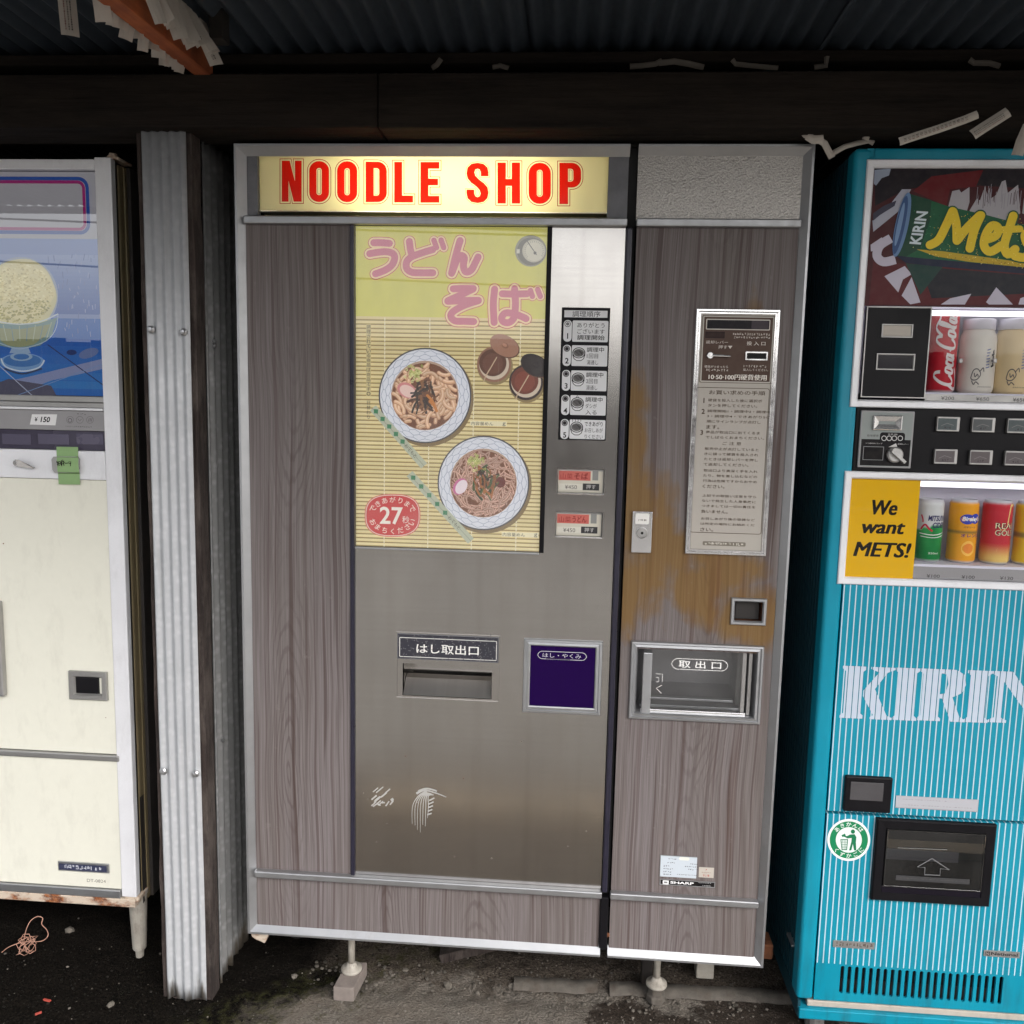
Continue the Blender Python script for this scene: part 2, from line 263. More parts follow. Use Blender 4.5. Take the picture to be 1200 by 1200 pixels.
# ------------------------------------------------------------------ mesh helpers
COL = sc.collection
class M:
    def __init__(s): s.v = []; s.f = []; s.c = []
    def add(s, vs, fs, col=None):
        o = len(s.v); s.v += [tuple(v) for v in vs]; s.f += [tuple(i+o for i in f) for f in fs]
        if col is not None: s.c += [col]*len(vs)
        return s
    def box(s, x0, x1, y0, y1, z0, z1, col=None):
        return s.add([(x0,y0,z0),(x1,y0,z0),(x1,y1,z0),(x0,y1,z0),(x0,y0,z1),(x1,y0,z1),(x1,y1,z1),(x0,y1,z1)],
                     [(0,3,2,1),(4,5,6,7),(0,1,5,4),(1,2,6,5),(2,3,7,6),(3,0,4,7)], col)
    def obox(s, c, ax, ay, az, hx, hy, hz):      # oriented box
        vs = [];
        for k in (-1,1):
            for (i, j) in ((-1,-1),(1,-1),(1,1),(-1,1)): vs.append(Vector(c)+ax*hx*i+ay*hy*j+az*hz*k)
        return s.add(vs, [(0,3,2,1),(4,5,6,7),(0,1,5,4),(1,2,6,5),(2,3,7,6),(3,0,4,7)])
    def tube(s, pts, r, n=8, caps=True):
        pts = [Vector(p) for p in pts]; rr = r if isinstance(r, (list, tuple)) else [r]*len(pts); rings = []; up = None
        for i, p in enumerate(pts):
            d = (pts[min(i+1, len(pts)-1)]-pts[max(i-1, 0)]).normalized()
            if up is None: up = d.orthogonal().normalized()
            up = (up-d*up.dot(d)); up = up.normalized() if up.length > 1e-6 else d.orthogonal().normalized(); w = d.cross(up)
            rings.append([p+(up*math.cos(2*math.pi*k/n)+w*math.sin(2*math.pi*k/n))*rr[i] for k in range(n)])
        vs = [q for ring in rings for q in ring]; fs = []
        for i in range(len(pts)-1):
            for k in range(n): fs.append((i*n+k, i*n+(k+1)%n, (i+1)*n+(k+1)%n, (i+1)*n+k))
        if caps: fs.append(tuple(range(n))[::-1]); fs.append(tuple((len(pts)-1)*n+k for k in range(n)))
        return s.add(vs, fs)
    def lathe(s, prof, c, axis='Z', n=24, colf=None):   # prof: (radius, height)
        c = Vector(c); vs = []; fs = []; cs = []
        for (r, h) in prof:
            for k in range(n):
                a = 2*math.pi*k/n; e = (r*math.cos(a), r*math.sin(a), h)
                if axis == 'Y': e = (e[0], e[2], e[1])
                vs.append(c+Vector(e))
                if colf: cs.append(colf(a, h))
        for i in range(len(prof)-1):
            for k in range(n): fs.append((i*n+k, i*n+(k+1)%n, (i+1)*n+(k+1)%n, (i+1)*n+k))
        if prof[0][0] > 1e-5: fs.append(tuple(range(n))[::-1])
        if prof[-1][0] > 1e-5: fs.append(tuple((len(prof)-1)*n+k for k in range(n)))
        if axis == 'Y': fs = [f[::-1] for f in fs]
        s.add(vs, fs)
        if colf: s.c += cs
        return s
def link(name, mesh, mat, parent=None, bevel=0.0, smooth=False, segs=2):
    o = bpy.data.objects.new(name, mesh); COL.objects.link(o)
    if mat: mesh.materials.append(MAT[mat] if isinstance(mat, str) else mat)
    if parent is not None:
        o.parent = parent
        if parent.type == 'EMPTY': o.matrix_parent_inverse = Matrix.Translation(-Vector(parent.location))
    if smooth:
        mesh.polygons.foreach_set('use_smooth', [True]*len(mesh.polygons))
    if bevel:
        b = o.modifiers.new('bevel', 'BEVEL'); b.width = bevel; b.segments = segs; b.limit_method = 'ANGLE'; b.angle_limit = rad(40)
    return o
def ob(name, mb, mat, parent=None, bevel=0.0, smooth=False, segs=2):
    me = bpy.data.meshes.new(name); me.from_pydata(mb.v, [], mb.f); me.update()
    if mb.c:
        a = me.color_attributes.new('Col', 'FLOAT_COLOR', 'POINT'); a.data.foreach_set('color', [q for c in mb.c for q in c])
    return link(name, me, mat, parent, bevel, smooth, segs)
def thing(name, label, cat, loc, group=None):
    o = bpy.data.objects.new(name, None); o.empty_display_size = .1; COL.objects.link(o); o.location = loc
    o['label'] = label; o['category'] = cat
    if group: o['group'] = group
    return o
def tag(o, label, cat, group=None):
    o['label'] = label; o['category'] = cat
    if group: o['group'] = group
    return o
def rc(px0, py0, px1, py1, Y):       # plane rectangle from its top-left and bottom-right corners
    a = at(px0, py0, Y); b = at(px1, py1, Y); return a[0], b[0], b[1], a[1]
def rbox(name, R, y0, y1, mat, parent, bevel=0.0):
    return ob(name, M().box(R[0], R[1], y0, y1, R[2], R[3]), mat, parent, bevel)
def pbox(name, px, Yf, Yb, mat, parent, bevel=0.0): return rbox(name, rc(*px, Yf), Yf, Yb, mat, parent, bevel)
def frame(name, R, prof, mat, parent, sides='LRTB', split=None):
    X0, X1, Z0, Z1 = R; out = []
    def cr(i, sx, sz):
        x = X0+(i if 'L' in sides else 0) if sx < 0 else X1-(i if 'R' in sides else 0)
        z = Z0+(i if 'B' in sides else 0) if sz < 0 else Z1-(i if 'T' in sides else 0)
        return x, z
    ends = {'L': ((-1,-1),(-1,1)), 'R': ((1,1),(1,-1)), 'T': ((-1,1),(1,1)), 'B': ((1,-1),(-1,-1))}
    mb = M()
    for sd in sides:
        m = M() if split else mb; a, b = ends[sd]; vs = []
        for (i, y) in prof:
            xa, za = cr(i, *a); xb, zb = cr(i, *b); vs += [(xa, y, za), (xb, y, zb)]
        m.add(vs, [(2*k, 2*k+1, 2*k+3, 2*k+2) for k in range(len(prof)-1)])
        if split: out.append(ob(split[sd], m, mat, parent))
    return out if split else ob(name, mb, mat, parent)
def plate(name, outer, holes, y0, y1, mat, parent):
    loops = [outer]+holes; pts = [p for lp in loops for p in lp]
    tri = tessellate_polygon([[Vector((p[0], p[1], 0)) for p in lp] for lp in loops]); m = M()
    m.add([(p[0], y0, p[1]) for p in pts], [])
    def orient(t):
        a, b, c = (pts[i] for i in t); ar = (b[0]-a[0])*(c[1]-a[1])-(b[1]-a[1])*(c[0]-a[0]); return t if ar > 0 else t[::-1]
    m.f += [orient(t) for t in tri]
    for lp in loops:
        n = len(lp); m.add([(p[0], y0, p[1]) for p in lp]+[(p[0], y1, p[1]) for p in lp], [(i, (i+1)%n, n+(i+1)%n, n+i) for i in range(n)])
    return ob(name, m, mat, parent)
def rect_pts(R): return [(R[0],R[2]),(R[1],R[2]),(R[1],R[3]),(R[0],R[3])]
def recess(name, R, y0, y1, mat, parent, shrink=0.0):   # open box seen from the front
    X0, X1, Z0, Z1 = R; a, b, c, d = X0+shrink, X1-shrink, Z0+shrink, Z1-shrink
    return ob(name, M().add([(X0,y0,Z0),(X1,y0,Z0),(X1,y0,Z1),(X0,y0,Z1),(a,y1,c),(b,y1,c),(b,y1,d),(a,y1,d)],
              [(0,1,5,4),(1,2,6,5),(2,3,7,6),(3,0,4,7),(4,5,6,7)]), mat, parent)
def catmull(pts, k=6, closed=False):
    out = []; n = len(pts)
    if n < 3: return list(pts)
    rng = range(n) if closed else range(n-1)
    for i in rng:
        g = (lambda j: pts[j % n]) if closed else (lambda j: pts[max(0, min(n-1, j))])
        p0, p1, p2, p3 = g(i-1), g(i), g(i+1), g(i+2)
        for q in range(k):
            u = q/k; out.append(tuple(.5*((2*p1[e])+(-p0[e]+p2[e])*u+(2*p0[e]-5*p1[e]+4*p2[e]-p3[e])*u*u+(-p0[e]+3*p1[e]-3*p2[e]+p3[e])*u**3) for e in range(len(p1))))
    if not closed: out.append(tuple(pts[-1]))
    return out
_tm = {}
def text_geo(s, w=0.0, shear=0.0, space=1.0):
    key = (s, w, shear, space)
    if key not in _tm:
        c = bpy.data.curves.new('t', 'FONT'); c.body = s; c.resolution_u = 3; c.offset = w; c.shear = shear; c.space_character = space
        c.dimensions = '2D'; c.fill_mode = 'FRONT'; o = bpy.data.objects.new('t', c); me = bpy.data.meshes.new_from_object(o)
        vs = [(v.co.x, v.co.y) for v in me.vertices]; fs = [tuple(p.vertices) for p in me.polygons]
        bpy.data.objects.remove(o); bpy.data.curves.remove(c); bpy.data.meshes.remove(me)
        x0 = min(v[0] for v in vs); x1 = max(v[0] for v in vs); y0 = min(v[1] for v in vs); y1 = max(v[1] for v in vs)
        _tm[key] = ([((x-x0)/max(1e-6, x1-x0), (y-y0)/max(1e-6, y1-y0)) for x, y in vs], fs, (x1-x0)/max(1e-6, y1-y0))
    return _tm[key]
class Print(M):
    """flat print on a plane facing -Y; positions given on the photograph, laid on the plane at depth Y"""
    def __init__(s, Y, step=1.2e-5): super().__init__(); s.Y = Y; s.step = step; s.k = 0
    def up(s, n=1): s.k += n; return s.Y-s.k*s.step
    def xz(s, pts, col, holes=()):
        y = s.up(); loops = [list(pts)]+[list(h) for h in holes]; q = [p for lp in loops for p in lp]
        tri = tessellate_polygon([[Vector((p[0], p[1], 0)) for p in lp] for lp in loops]); fs = []
        for t in tri:
            a, b, c = (q[i] for i in t); ar = (b[0]-a[0])*(c[1]-a[1])-(b[1]-a[1])*(c[0]-a[0]); fs.append(t if ar > 0 else t[::-1])
        return s.add([(p[0], y, p[1]) for p in q], fs, col)
    def poly(s, pts, col, holes=()): return s.xz([at(p[0], p[1], s.Y) for p in pts], col, [[at(p[0], p[1], s.Y) for p in h] for h in holes])
    def rect(s, x0, y0, x1, y1, col): return s.xz(rect_pts(rc(x0, y0, x1, y1, s.Y)), col)
    def rrect(s, x0, y0, x1, y1, r, col, line=None):
        R = rc(x0, y0, x1, y1, s.Y); rr = r*.00187; pts = rr_pts(R, rr)
        if line is None: return s.xz(pts, col)
        w = line*.00187; return s.xz(pts, col, [rr_pts((R[0]+w, R[1]-w, R[2]+w, R[3]-w), max(.0002, rr-w))])
    def ell(s, cx, cy, rx, ry, col, n=40, hole=None, rot=0.0):
        def e(a, b): return [(cx+a*math.cos(q)*math.cos(rot)-b*math.sin(q)*math.sin(rot), cy+a*math.cos(q)*math.sin(rot)+b*math.sin(q)*math.cos(rot)) for q in (2*math.pi*i/n for i in range(n))]
        return s.poly(e(rx, ry), col, [e(rx*hole, ry*hole)] if hole else [])
    def stroke(s, pts, w, col, cap=True, smooth=0, taper=None):
        pts = catmull(pts, smooth) if smooth else pts
        q = [pts[0]]
        for p in pts[1:]:
            if math.dist(p, q[-1]) > 1e-3: q.append(p)
        y = s.up(); n = len(q); vs = []; fs = []
        for i in range(n):
            a = q[max(0, i-1)]; b = q[min(n-1, i+1)]; dx, dy = b[0]-a[0], b[1]-a[1]; l = math.hypot(dx, dy) or 1
            ww = w/2*(taper(i/(n-1)) if taper else 1); nx, ny = -dy/l*ww, dx/l*ww
            for sg in (1, -1):
                X, Z = at(q[i][0]+nx*sg, q[i][1]+ny*sg, s.Y); vs.append((X, y-i*5e-7, Z))
        for i in range(n-1): fs.append((2*i, 2*i+2, 2*i+3, 2*i+1))
        s.add(vs, fs, col)
        if cap:
            for (p, o) in ((q[0], q[1]), (q[-1], q[-2])):
                a0 = math.atan2(p[1]-o[1], p[0]-o[0]); r = w/2
                pp = [(p[0]+r*math.cos(a0-math.pi/2+math.pi*i/8), p[1]+r*math.sin(a0-math.pi/2+math.pi*i/8)) for i in range(9)]
                vs = [(at(u, v, s.Y)[0], y, at(u, v, s.Y)[1]) for u, v in pp]; s.add(vs, [tuple(range(8, -1, -1))], col)
        return s
    def text(s, body, x0, y0, x1, y1, col, w=0.0, shear=0.0, vert=False, space=1.0):
        uv, fs, ar = text_geo(body, w, shear, space); X0, X1, Z0, Z1 = rc(x0, y0, x1, y1, s.Y); y = s.up()
        if vert: vs = [(X0+(1-v)*(X1-X0), y, Z0+u*(Z1-Z0)) for u, v in uv]      # reads bottom to top
        else: vs = [(X0+u*(X1-X0), y, Z0+v*(Z1-Z0)) for u, v in uv]
        return s.add(vs, fs, col)
    def gib(s, x0, y0, x1, y1, n, col, w=.5):      # print too fine to read: a row of small broken marks
        q = random.Random(int(x0*7+y0*13)); y = s.up(); cw = (x1-x0)/n; h = y1-y0; sl = h and (y1-y0)
        X0, X1, Z0, Z1 = rc(x0, y0, x1, y1, s.Y); dx = (X1-X0)/n; dz = Z1-Z0; k = w*.00187; b = .12*dx
        def seg(u0, v0, u1, v1, i): 
            s.add([(u0, y-i*2e-6, v0), (u1, y-i*2e-6, v0), (u1, y-i*2e-6, v1), (u0, y-i*2e-6, v1)], [(0,1,2,3)], col)
        for j in range(n):
            a, c = X0+j*dx+b, X0+(j+1)*dx-b
            for i in range(q.choice((2, 3, 3, 4))):
                if q.random() < .55: v = Z0+dz*q.choice((.0, .3, .55, .85)); seg(a+(c-a)*q.uniform(0, .3), v, c-(c-a)*q.uniform(0, .3), min(v+k, Z1), i)
                else: u = a+(c-a)*q.choice((.05, .4, .8)); seg(u, Z0+dz*q.uniform(0, .35), u+k, Z1-dz*q.uniform(0, .3), i)
        return s
    def char(s, ch, cx, cy, size, col, ang=0.0, w=0.0):
        uv, fs, ar = text_geo(ch, w); X, Z = at(cx, cy, s.Y); k = size*.00187; y = s.up(); ca, sa = math.cos(ang), math.sin(ang); vs = []
        W = k*min(1.1, ar); H = k*min(1.0, 1.1/ar) if ar > 1.1 else k
        for u, v in uv:
            a, b = (u-.5)*W, (v-.5)*H; vs.append((X+a*ca-b*sa, y, Z+a*sa+b*ca))
        return s.add(vs, fs, col)
    def done(s, name, mat, parent): return ob(name, s, mat, parent)
def rr_pts(R, r, n=5):
    X0, X1, Z0, Z1 = R; out = []
    for (cx, cz, a0) in ((X1-r, Z0+r, -90), (X1-r, Z1-r, 0), (X0+r, Z1-r, 90), (X0+r, Z0+r, 180)):
        for i in range(n+1):
            a = rad(a0+90*i/n); out.append((cx+r*math.cos(a), cz+r*math.sin(a)))
    return out
def offset_poly(pts, d):
    n = len(pts); ar = sum(pts[i][0]*pts[(i+1)%n][1]-pts[(i+1)%n][0]*pts[i][1] for i in range(n)); sg = 1 if ar > 0 else -1; out = []
    for i in range(n):
        a, b, c = pts[i-1], pts[i], pts[(i+1)%n]
        def nrm(p, q): l = math.dist(p, q) or 1; return ((q[1]-p[1])/l*sg, -(q[0]-p[0])/l*sg)
        n1, n2 = nrm(a, b), nrm(b, c); mx, my = n1[0]+n2[0], n1[1]+n2[1]; l2 = mx*mx+my*my
        k = min(3.0, 2/l2) if l2 > 1e-6 else 1; out.append((b[0]+mx*d*k, b[1]+my*d*k))
    return out
# ================================================================== the setting
# -- ground: one sheet, dense in view, reaching the horizon
def spread(lo, hi, step, far):
    a = []; x = lo
    while x <= hi+1e-9: a.append(round(x, 4)); x += step
    d = step; l, r = [], []; x = lo
    while x > -far: d *= 1.5; x -= d; l.append(max(x, -far))
    d = step; x = hi
    while x < far: d *= 1.5; x += d; r.append(min(x, far))
    return l[::-1]+a+r
from mathutils import noise as mn
gx = spread(-1.1, 1.5, .012, 260); gy = spread(-.36, .62, .012, 260)
def gh(x, y):
    h = .0
    if -1.6 < x < 2.2 and -.9 < y < .95:
        k = 1.0; n1 = mn.fractal(Vector((x*6, y*6, 3)), 1.0, 2.0, 5); n2 = mn.fractal(Vector((x*34, y*34, 1)), .9, 2.0, 4)
        left = max(0, min(1, (.12-x)/.25)); under = max(0, min(1, (y-.0)/.06))
        h = n1*.004+n2*(.0022+.0025*left+.004*under*(1-left)) - .01*under*(1-left)
        if y < -.06 and x > .1: h *= .45
    return h-.002
gv = [(x, y, gh(x, y)) for y in gy for x in gx]; nx = len(gx)
gf = [(j*nx+i, j*nx+i+1, (j+1)*nx+i+1, (j+1)*nx+i) for j in range(len(gy)-1) for i in range(nx-1)]
t = NT('ground_mix'); x, y, z = t.xyz()
nz = t.noise(t.tc(), 9, 6, .65); nf = t.noise(t.tc(), 160, 5, .7); ns = t.noise(t.tc(), 38, 5, .65); gr = t.vor(t.tc(), 190)
con = t.mix(t.rf(nf, .35, .68), S(92,86,80), S(130,124,116)); con = t.mix(t.rf(nz, .4, .65, 0, .6), con, S(106,97,88)); con = t.mix(t.rf(gr, .05, .25, .35, 0), con, S(70,63,58))
con = t.mix(t.rf(ns, .56, .72, 0, .5), con, S(76,67,58))
soil = t.mix(t.rf(nf, .4, .7), S(10,9,8), S(34,30,26)); moss = t.mix(t.rf(nf, .4, .65), S(7,7,5), S(14,15,9))
soil = t.mix(t.ma('MULTIPLY', t.ma('MULTIPLY', t.rf(ns, .40, .75), t.rf(nz, .45, .66)), .4), soil, moss); soil = t.mix(t.ma('MULTIPLY', fleck(t, 120, 0, .09), .7), soil, S(90,86,80))
def wob(v, k): return t.ma('ADD', v, t.ma('MULTIPLY', t.ma('SUBTRACT', nz, .5), k))
# boundary between the mossy soil by the post and the concrete runs diagonally
lx = t.ma('ADD', x, t.ma('MULTIPLY', y, -1.15)); fL = t.rf(wob(lx, .55), .10, .24, 1, 0)
c = t.mix(fL, con, soil)
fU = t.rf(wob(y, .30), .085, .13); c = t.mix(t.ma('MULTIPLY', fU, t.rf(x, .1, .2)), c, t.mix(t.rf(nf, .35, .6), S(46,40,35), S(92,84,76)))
# moss fringe where concrete and soil meet
fr = t.ma('MULTIPLY', t.ma('MULTIPLY', t.rf(wob(lx, .8), .18, .32, 1, 0), t.rf(wob(lx, .3), -.03, .09)), t.rf(ns, .45, .65)); c = t.mix(t.ma('MULTIPLY', fr, .7), c, S(62,62,38))
# wet stains in front of the right half
def blob(cx, cy, rx, ry):
    a = t.ma('POWER', t.ma('DIVIDE', t.ma('SUBTRACT', x, cx), rx), 2.0); b = t.ma('POWER', t.ma('DIVIDE', t.ma('SUBTRACT', y, cy), ry), 2.0); return t.ma('SUBTRACT', 1.0, t.ma('ADD', a, b))
w = None
for (px, py, rx_, ry_) in ((735,1190,.10,.07), (880,1180,.15,.07), (905,1200,.2,.07), (790,1195,.06,.03)):
    cx, cy = G(px, py); q = blob(cx, cy, rx_, ry_); w = q if w is None else t.ma('MAXIMUM', w, q)
wet = t.rf(t.ma('ADD', w, t.ma('MULTIPLY', t.ma('SUBTRACT', ns, .5), 2.2)), .0, .35, 0, .93)
c = t.mix(wet, c, t.mix(t.rf(nf, .4, .7), S(40,33,28), S(66,56,48)))
# road surface away from the shelter
fa = t.rf(wob(y, .4), -1.5, -1.0, 1, 0); c = t.mix(fa, c, t.mix(t.rf(nf, .35, .7), S(128,125,121), S(158,155,150)))
t.set(Base_Color=c, Roughness=t.rf(wet, 0, .9, .97, .6), Specular_IOR_Level=t.rf(wet, 0, .9, .04, .3)); t.bump(t.ma('ADD', t.ma('MULTIPLY', nf, .6), t.ma('MULTIPLY', gr, .5)), .8, .006); MAT['ground_mix'] = t.m
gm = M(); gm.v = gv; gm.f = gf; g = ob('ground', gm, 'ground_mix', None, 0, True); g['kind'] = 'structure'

# -- shelter: roof sheets, beam, purlins, brace, back boards
def roofz(y): return 2.165-.025*y
shel = thing('shelter', 'dark timber and corrugated steel lean-to shelter over the three vending machines', 'shelter', (.9, 0, 0))
def corr_sheet(x0, x1, y0, y1, per, amp, dz):
    n = int((x1-x0)/per*10); m = M(); vs = []
    ys = [y0, (y0+y1)/2, y1]
    for i in range(n+1):
        x = x0+(x1-x0)*i/n
        for yy in ys: vs.append((x, yy, roofz(yy)+dz+amp*math.sin(2*math.pi*x/per)))
    m.add(vs, [(3*i+j, 3*i+3+j, 3*i+4+j, 3*i+1+j) for i in range(n) for j in range(2)]); return m
for k in range(-6, 8):
    x0 = .598+.62*k; ob('roof_sheet', corr_sheet(x0, x0+.655, -1.5, .86, .044, .009, .0 if k % 2 else .012), 'roof_steel', shel, 0, True)
bz0 = at(600, 149, -.075)[1]; bz1 = at(600, 84, -.075)[1]
ob('beam', M().box(-3.1, .3315, -.075, .045, bz0, bz1), 'timber_beam', shel, .004)
ob('beam', M().box(.3335, 4.95, -.077, .043, bz0-.002, bz1-.001), 'timber_beam', shel, .004)
def purlin(y0, y1, h): return ob('purlin', M().box(-3.1, 4.95, y0, y1, roofz(y0)-.011-h, roofz(y0)-.011), 'timber_beam', shel, .003)
purlin(-.02, .03, .022); purlin(.40, .46, .05); purlin(-1.47, -1.42, .02); purlin(.78, .83, .06)
for k in range(40):
    x0 = -3.1+k*.2; ob('back_board', M().box(x0, x0+.196, .835+.004*(k % 2), .855, 0, roofz(.85)+.03), 'timber_dark', shel)
for xx in (-3.05, 4.85): ob('end_post', M().box(xx, xx+.09, -1.48, -1.40, -.02, roofz(-1.4)-.012), 'timber_beam', shel, .003)
# rafter brace, orange brown, running from the beam towards the street
bA = P(240, 82, -.06); bA.z = bz1+.002
dd = ray(112, -14); tt = (2.075-CAM.z)/dd.z; bB = CAM+dd*tt
ax = (bB-bA).normalized(); bB = bA+ax*.62; ay = Vector((0,0,1)).cross(ax).normalized(); az = ax.cross(ay)
ob('brace', M().obox((bA+bB)/2+az*.022, ax, ay, az, .31, .018, .026), 'timber_orange', shel, .002)
hx, hz = at(255, 30, -.16)
ob('hanger', M().box(hx-.012, hx+.016, -.175, -.14, hz-.03, roofz(-.15)+.02), 'timber_dark', shel, .002)

# -- partition between the two cabinets: timber post clad with corrugated sheet
part = thing('partition', 'timber post clad in pale corrugated steel between the cream and woodgrain machines', 'partition', (-.13, 0, 0))
SY = -.05; sx0 = at(165, 145, SY)[0]; sx1 = at(242, 1160, SY)[0]-.001; stz = bz0+.01
def vsheet(a0, a1, z0, z1, per, amp, fn, jag=0.0):
    n = max(8, int((a1-a0)/per*12)); vs = []; m = M(); zs = [0, .02, .1, .35, .7, 1.0]
    for i in range(n+1):
        a = a0+(a1-a0)*i/n; off = amp*math.sin(2*math.pi*(a-a0)/per+.6)
        zb = z0+jag*(mn.noise(Vector((a*60, 3.3, 0))))
        for u in zs: vs.append(fn(a, off, zb+(z1-zb)*u))
    k = len(zs); m.add(vs, [(k*i+j, k*i+k+j, k*i+k+1+j, k*i+1+j) for i in range(n) for j in range(k-1)]); return m
ps = ob('front_sheet', vsheet(sx0, sx1, .004, stz, (sx1-sx0)/4.6, .0027, lambda a, o, z: (a, SY-o+.0016*math.sin(z*7), z), .012), 'galvanised', part, 0, True)
sd_ = ps.modifiers.new('t', 'SOLIDIFY'); sd_.thickness = .0012
n_ = 24; wv_ = [(.004*mn.noise(Vector((i*.9, 1.7, 5))), .004*mn.noise(Vector((i*.8, 9.7, 5)))) for i in range(n_+1)]; m = M()
for i in range(n_):
    z0, z1 = -.03+(stz+.03)*i/n_, -.03+(stz+.03)*(i+1)/n_; a, b = wv_[i], wv_[i+1]; x0, x1 = sx0-.016, sx1+.009
    q = [(x0+a[0], SY+.012, z0), (x1+a[1], SY+.012, z0), (x1+a[1], SY+.055, z0), (x0+a[0], SY+.055, z0), (x0+b[0], SY+.012, z1), (x1+b[1], SY+.012, z1), (x1+b[1], SY+.055, z1), (x0+b[0], SY+.055, z1)]
    m.add(q, [(0,1,5,4), (1,2,6,5), (2,3,7,6), (3,0,4,7)])
ob('post', m, 'timber_post', part)
xs = at(250, 760, .03)[0]
s2 = ob('side_sheet', vsheet(.02, .8, .0, stz, .034, .0065, lambda a, o, z: (xs+o, a, z), .02), 'galvanised_shaded', part, 0, True); s2.modifiers.new('t', 'SOLIDIFY').thickness = .0012
for (px, py) in ((177,386), (215,389), (191,904), (229,907)):
    c = P(px, py, SY-.006); h = ob('screw', M().lathe([(.0082,.003),(.0082,-.001),(.0052,-.0035),(.0045,-.007),(0,-.0078)], c, 'Y', 12), 'zinc_screw', part)
for (px, py) in ((258,868), (259,400), (285,406)):
    c = P(px, py, .05); ob('screw', M().lathe([(.005,.002),(.005,-.001),(.003,-.004),(0,-.0045)], Vector((xs+.007, .055, c.z)), 'Y', 10), 'zinc_screw', part)

# -- behind the photographer: what the glass and steel reflect
hs_ = thing('house', 'low pale plaster house across the road behind the photographer', 'house', (-2, -36, 0))
ob('wall', M().box(-16, 14, -44, -36, 0, 3.3), 'plaster', hs_)
ob('roof', M().add([(-16.6,-35.4,3.25),(14.6,-35.4,3.25),(14.6,-44.6,3.25),(-16.6,-44.6,3.25),(-16.6,-40.5,4.6),(14.6,-40.5,4.6)], [(0,1,5,4),(2,3,4,5),(1,2,5),(3,0,4),(0,3,2,1)]), 'roof_tile', hs_)
for xx in (-12, -9, -3.6, -.6, 4.6): 
    w_ = ob('window', M().box(xx, xx+1.7, -36.02, -35.96, .9, 2.1), 'dark_glass', hs_); ob('window_frame', M().box(xx-.08, xx+1.78, -36.03, -35.98, .82, 2.18), 'aluminium', w_)
ob('door', M().box(2.2, 3.1, -36.04, -35.97, .02, 2.05), 'timber_dark', hs_)
pl = thing('utility_pole', 'grey concrete utility pole across the road behind the photographer', 'pole', (-14.2, -9.5, 0))
ob('pole', M().tube([(-14.2,-9.5,-.2), (-14.2,-9.5,8.5)], [.16,.11], 14), 'pole_concrete', pl, 0, True)
ob('crossarm', M().box(-15.0, -13.4, -9.56, -9.44, 7.6, 7.7), 'aluminium_dull', pl)
def wire(a, b, sag, r=.011):
    a, b = Vector(a), Vector(b); return [a.lerp(b, u/24)-Vector((0,0,sag*4*(u/24)*(1-u/24))) for u in range(25)]
for (a, b, sg, r) in (((-22,-8,5.2), (12,-5.0,2.9), .35, .012), ((-22,-8.4,4.7), (12,-6.0,2.75), .3, .02), ((-22,-9,4.4), (12,-6.4,2.9), .25, .012), ((-.75,-1.49,2.18), (14,-9,4.4), .3, .007), ((-22,-7.5,3.9), (12,-5.4,2.2), .3, .01)):
    tag(ob('power_cable', M().tube(wire(a, b, sg), r, 6), 'cable_black', None), 'thin black power cable strung over the road behind the photographer', 'cable', 'cables over the road')

fn = thing('added_fence', 'dark weathered board fence, unseen, added across the road to darken reflections', 'fence', (0, -11, 0))  # fence added out of view to darken what glass and steel reflect
for k in range(-36, 37): ob('board', M().box(k*.4, k*.4+.385, -11.0-.01*(k % 2), -10.97-.01*(k % 2), .05, 2.25+.03*((k*7) % 3)), 'timber_post', fn)
for k in range(-7, 8): ob('fence_post', M().box(k*2-.05, k*2+.05, -11.12, -11.02, 0, 2.2), 'timber_post', fn)
tag(ob('paving_edge', M().box(.05, 2.6, -1.03, -.955, -.02, .022), 'paving', None, .004), 'pale beige paving edge on the ground in front of the machines', 'kerb')
# ================================================================== noodle vending machine
nm = thing('noodle_vending_machine', 'large woodgrain and stainless noodle vending machine with lit yellow sign', 'vending machine', (.613, .35, 0))
W = 1.227; ZT = ZB+1.83; PY = .012
XD = at(739, 169, 0)[0]; XR = at(749, 167, 0)[0]
ZR1a, ZR1b = ZB+1.6635, ZB+1.680; ZR2a, ZR2b = ZB+.148, ZB+.164
ob('cabinet', M().box(.012, W-.012, .215, .72, ZB+.012, ZT-.004), 'dark_cabinet', nm, .004)
ob('cabinet_lid', M().box(-.004, W+.004, .03, .73, ZT+.001, ZT+.009), 'dark_cabinet', nm, .002)
prof = [(0,.214), (0,.001), (.0008,0), (.0055,0), (.0065,.001), (.0225,.016)]
RL = (0, XD, ZB, ZT); RR = (XR, W, ZB, ZT)
frame('f', RL, prof, 'aluminium', nm, 'LTB', {'L':'frame_stile', 'T':'frame_rail', 'B':'frame_rail'})
frame('f', RR, prof, 'aluminium', nm, 'TRB', {'R':'frame_stile', 'T':'frame_rail', 'B':'frame_rail'})
ob('door_core', M().box(.004, XD-.001, .15, .16, ZB+.004, ZR1a), 'black_gap', nm); ob('door_core', M().box(XR+.001, W-.004, .2, .21, ZB+.004, ZT-.004), 'black_gap', nm)
ob('door_gap', M().box(XD, XR, .022, .2, ZB+.004, ZT-.003), 'black_gap', nm)
for (a, b) in ((.0195, XD-.001), (XR+.0005, W-.0195)):
    for (z0, z1) in ((ZR1a, ZR1b), (ZR2a, ZR2b)):
        ob('trim_rail', M().box(a, b, -.0035, .0135, z0, z1), 'aluminium', nm, .0028)
ZP0, ZP1 = ZR2b-.001, ZR1a+.001
xg0, xg1 = at(411, 640, PY)[0], at(416, 640, PY)[0]
xs1 = at(732, 300, PY)[0]
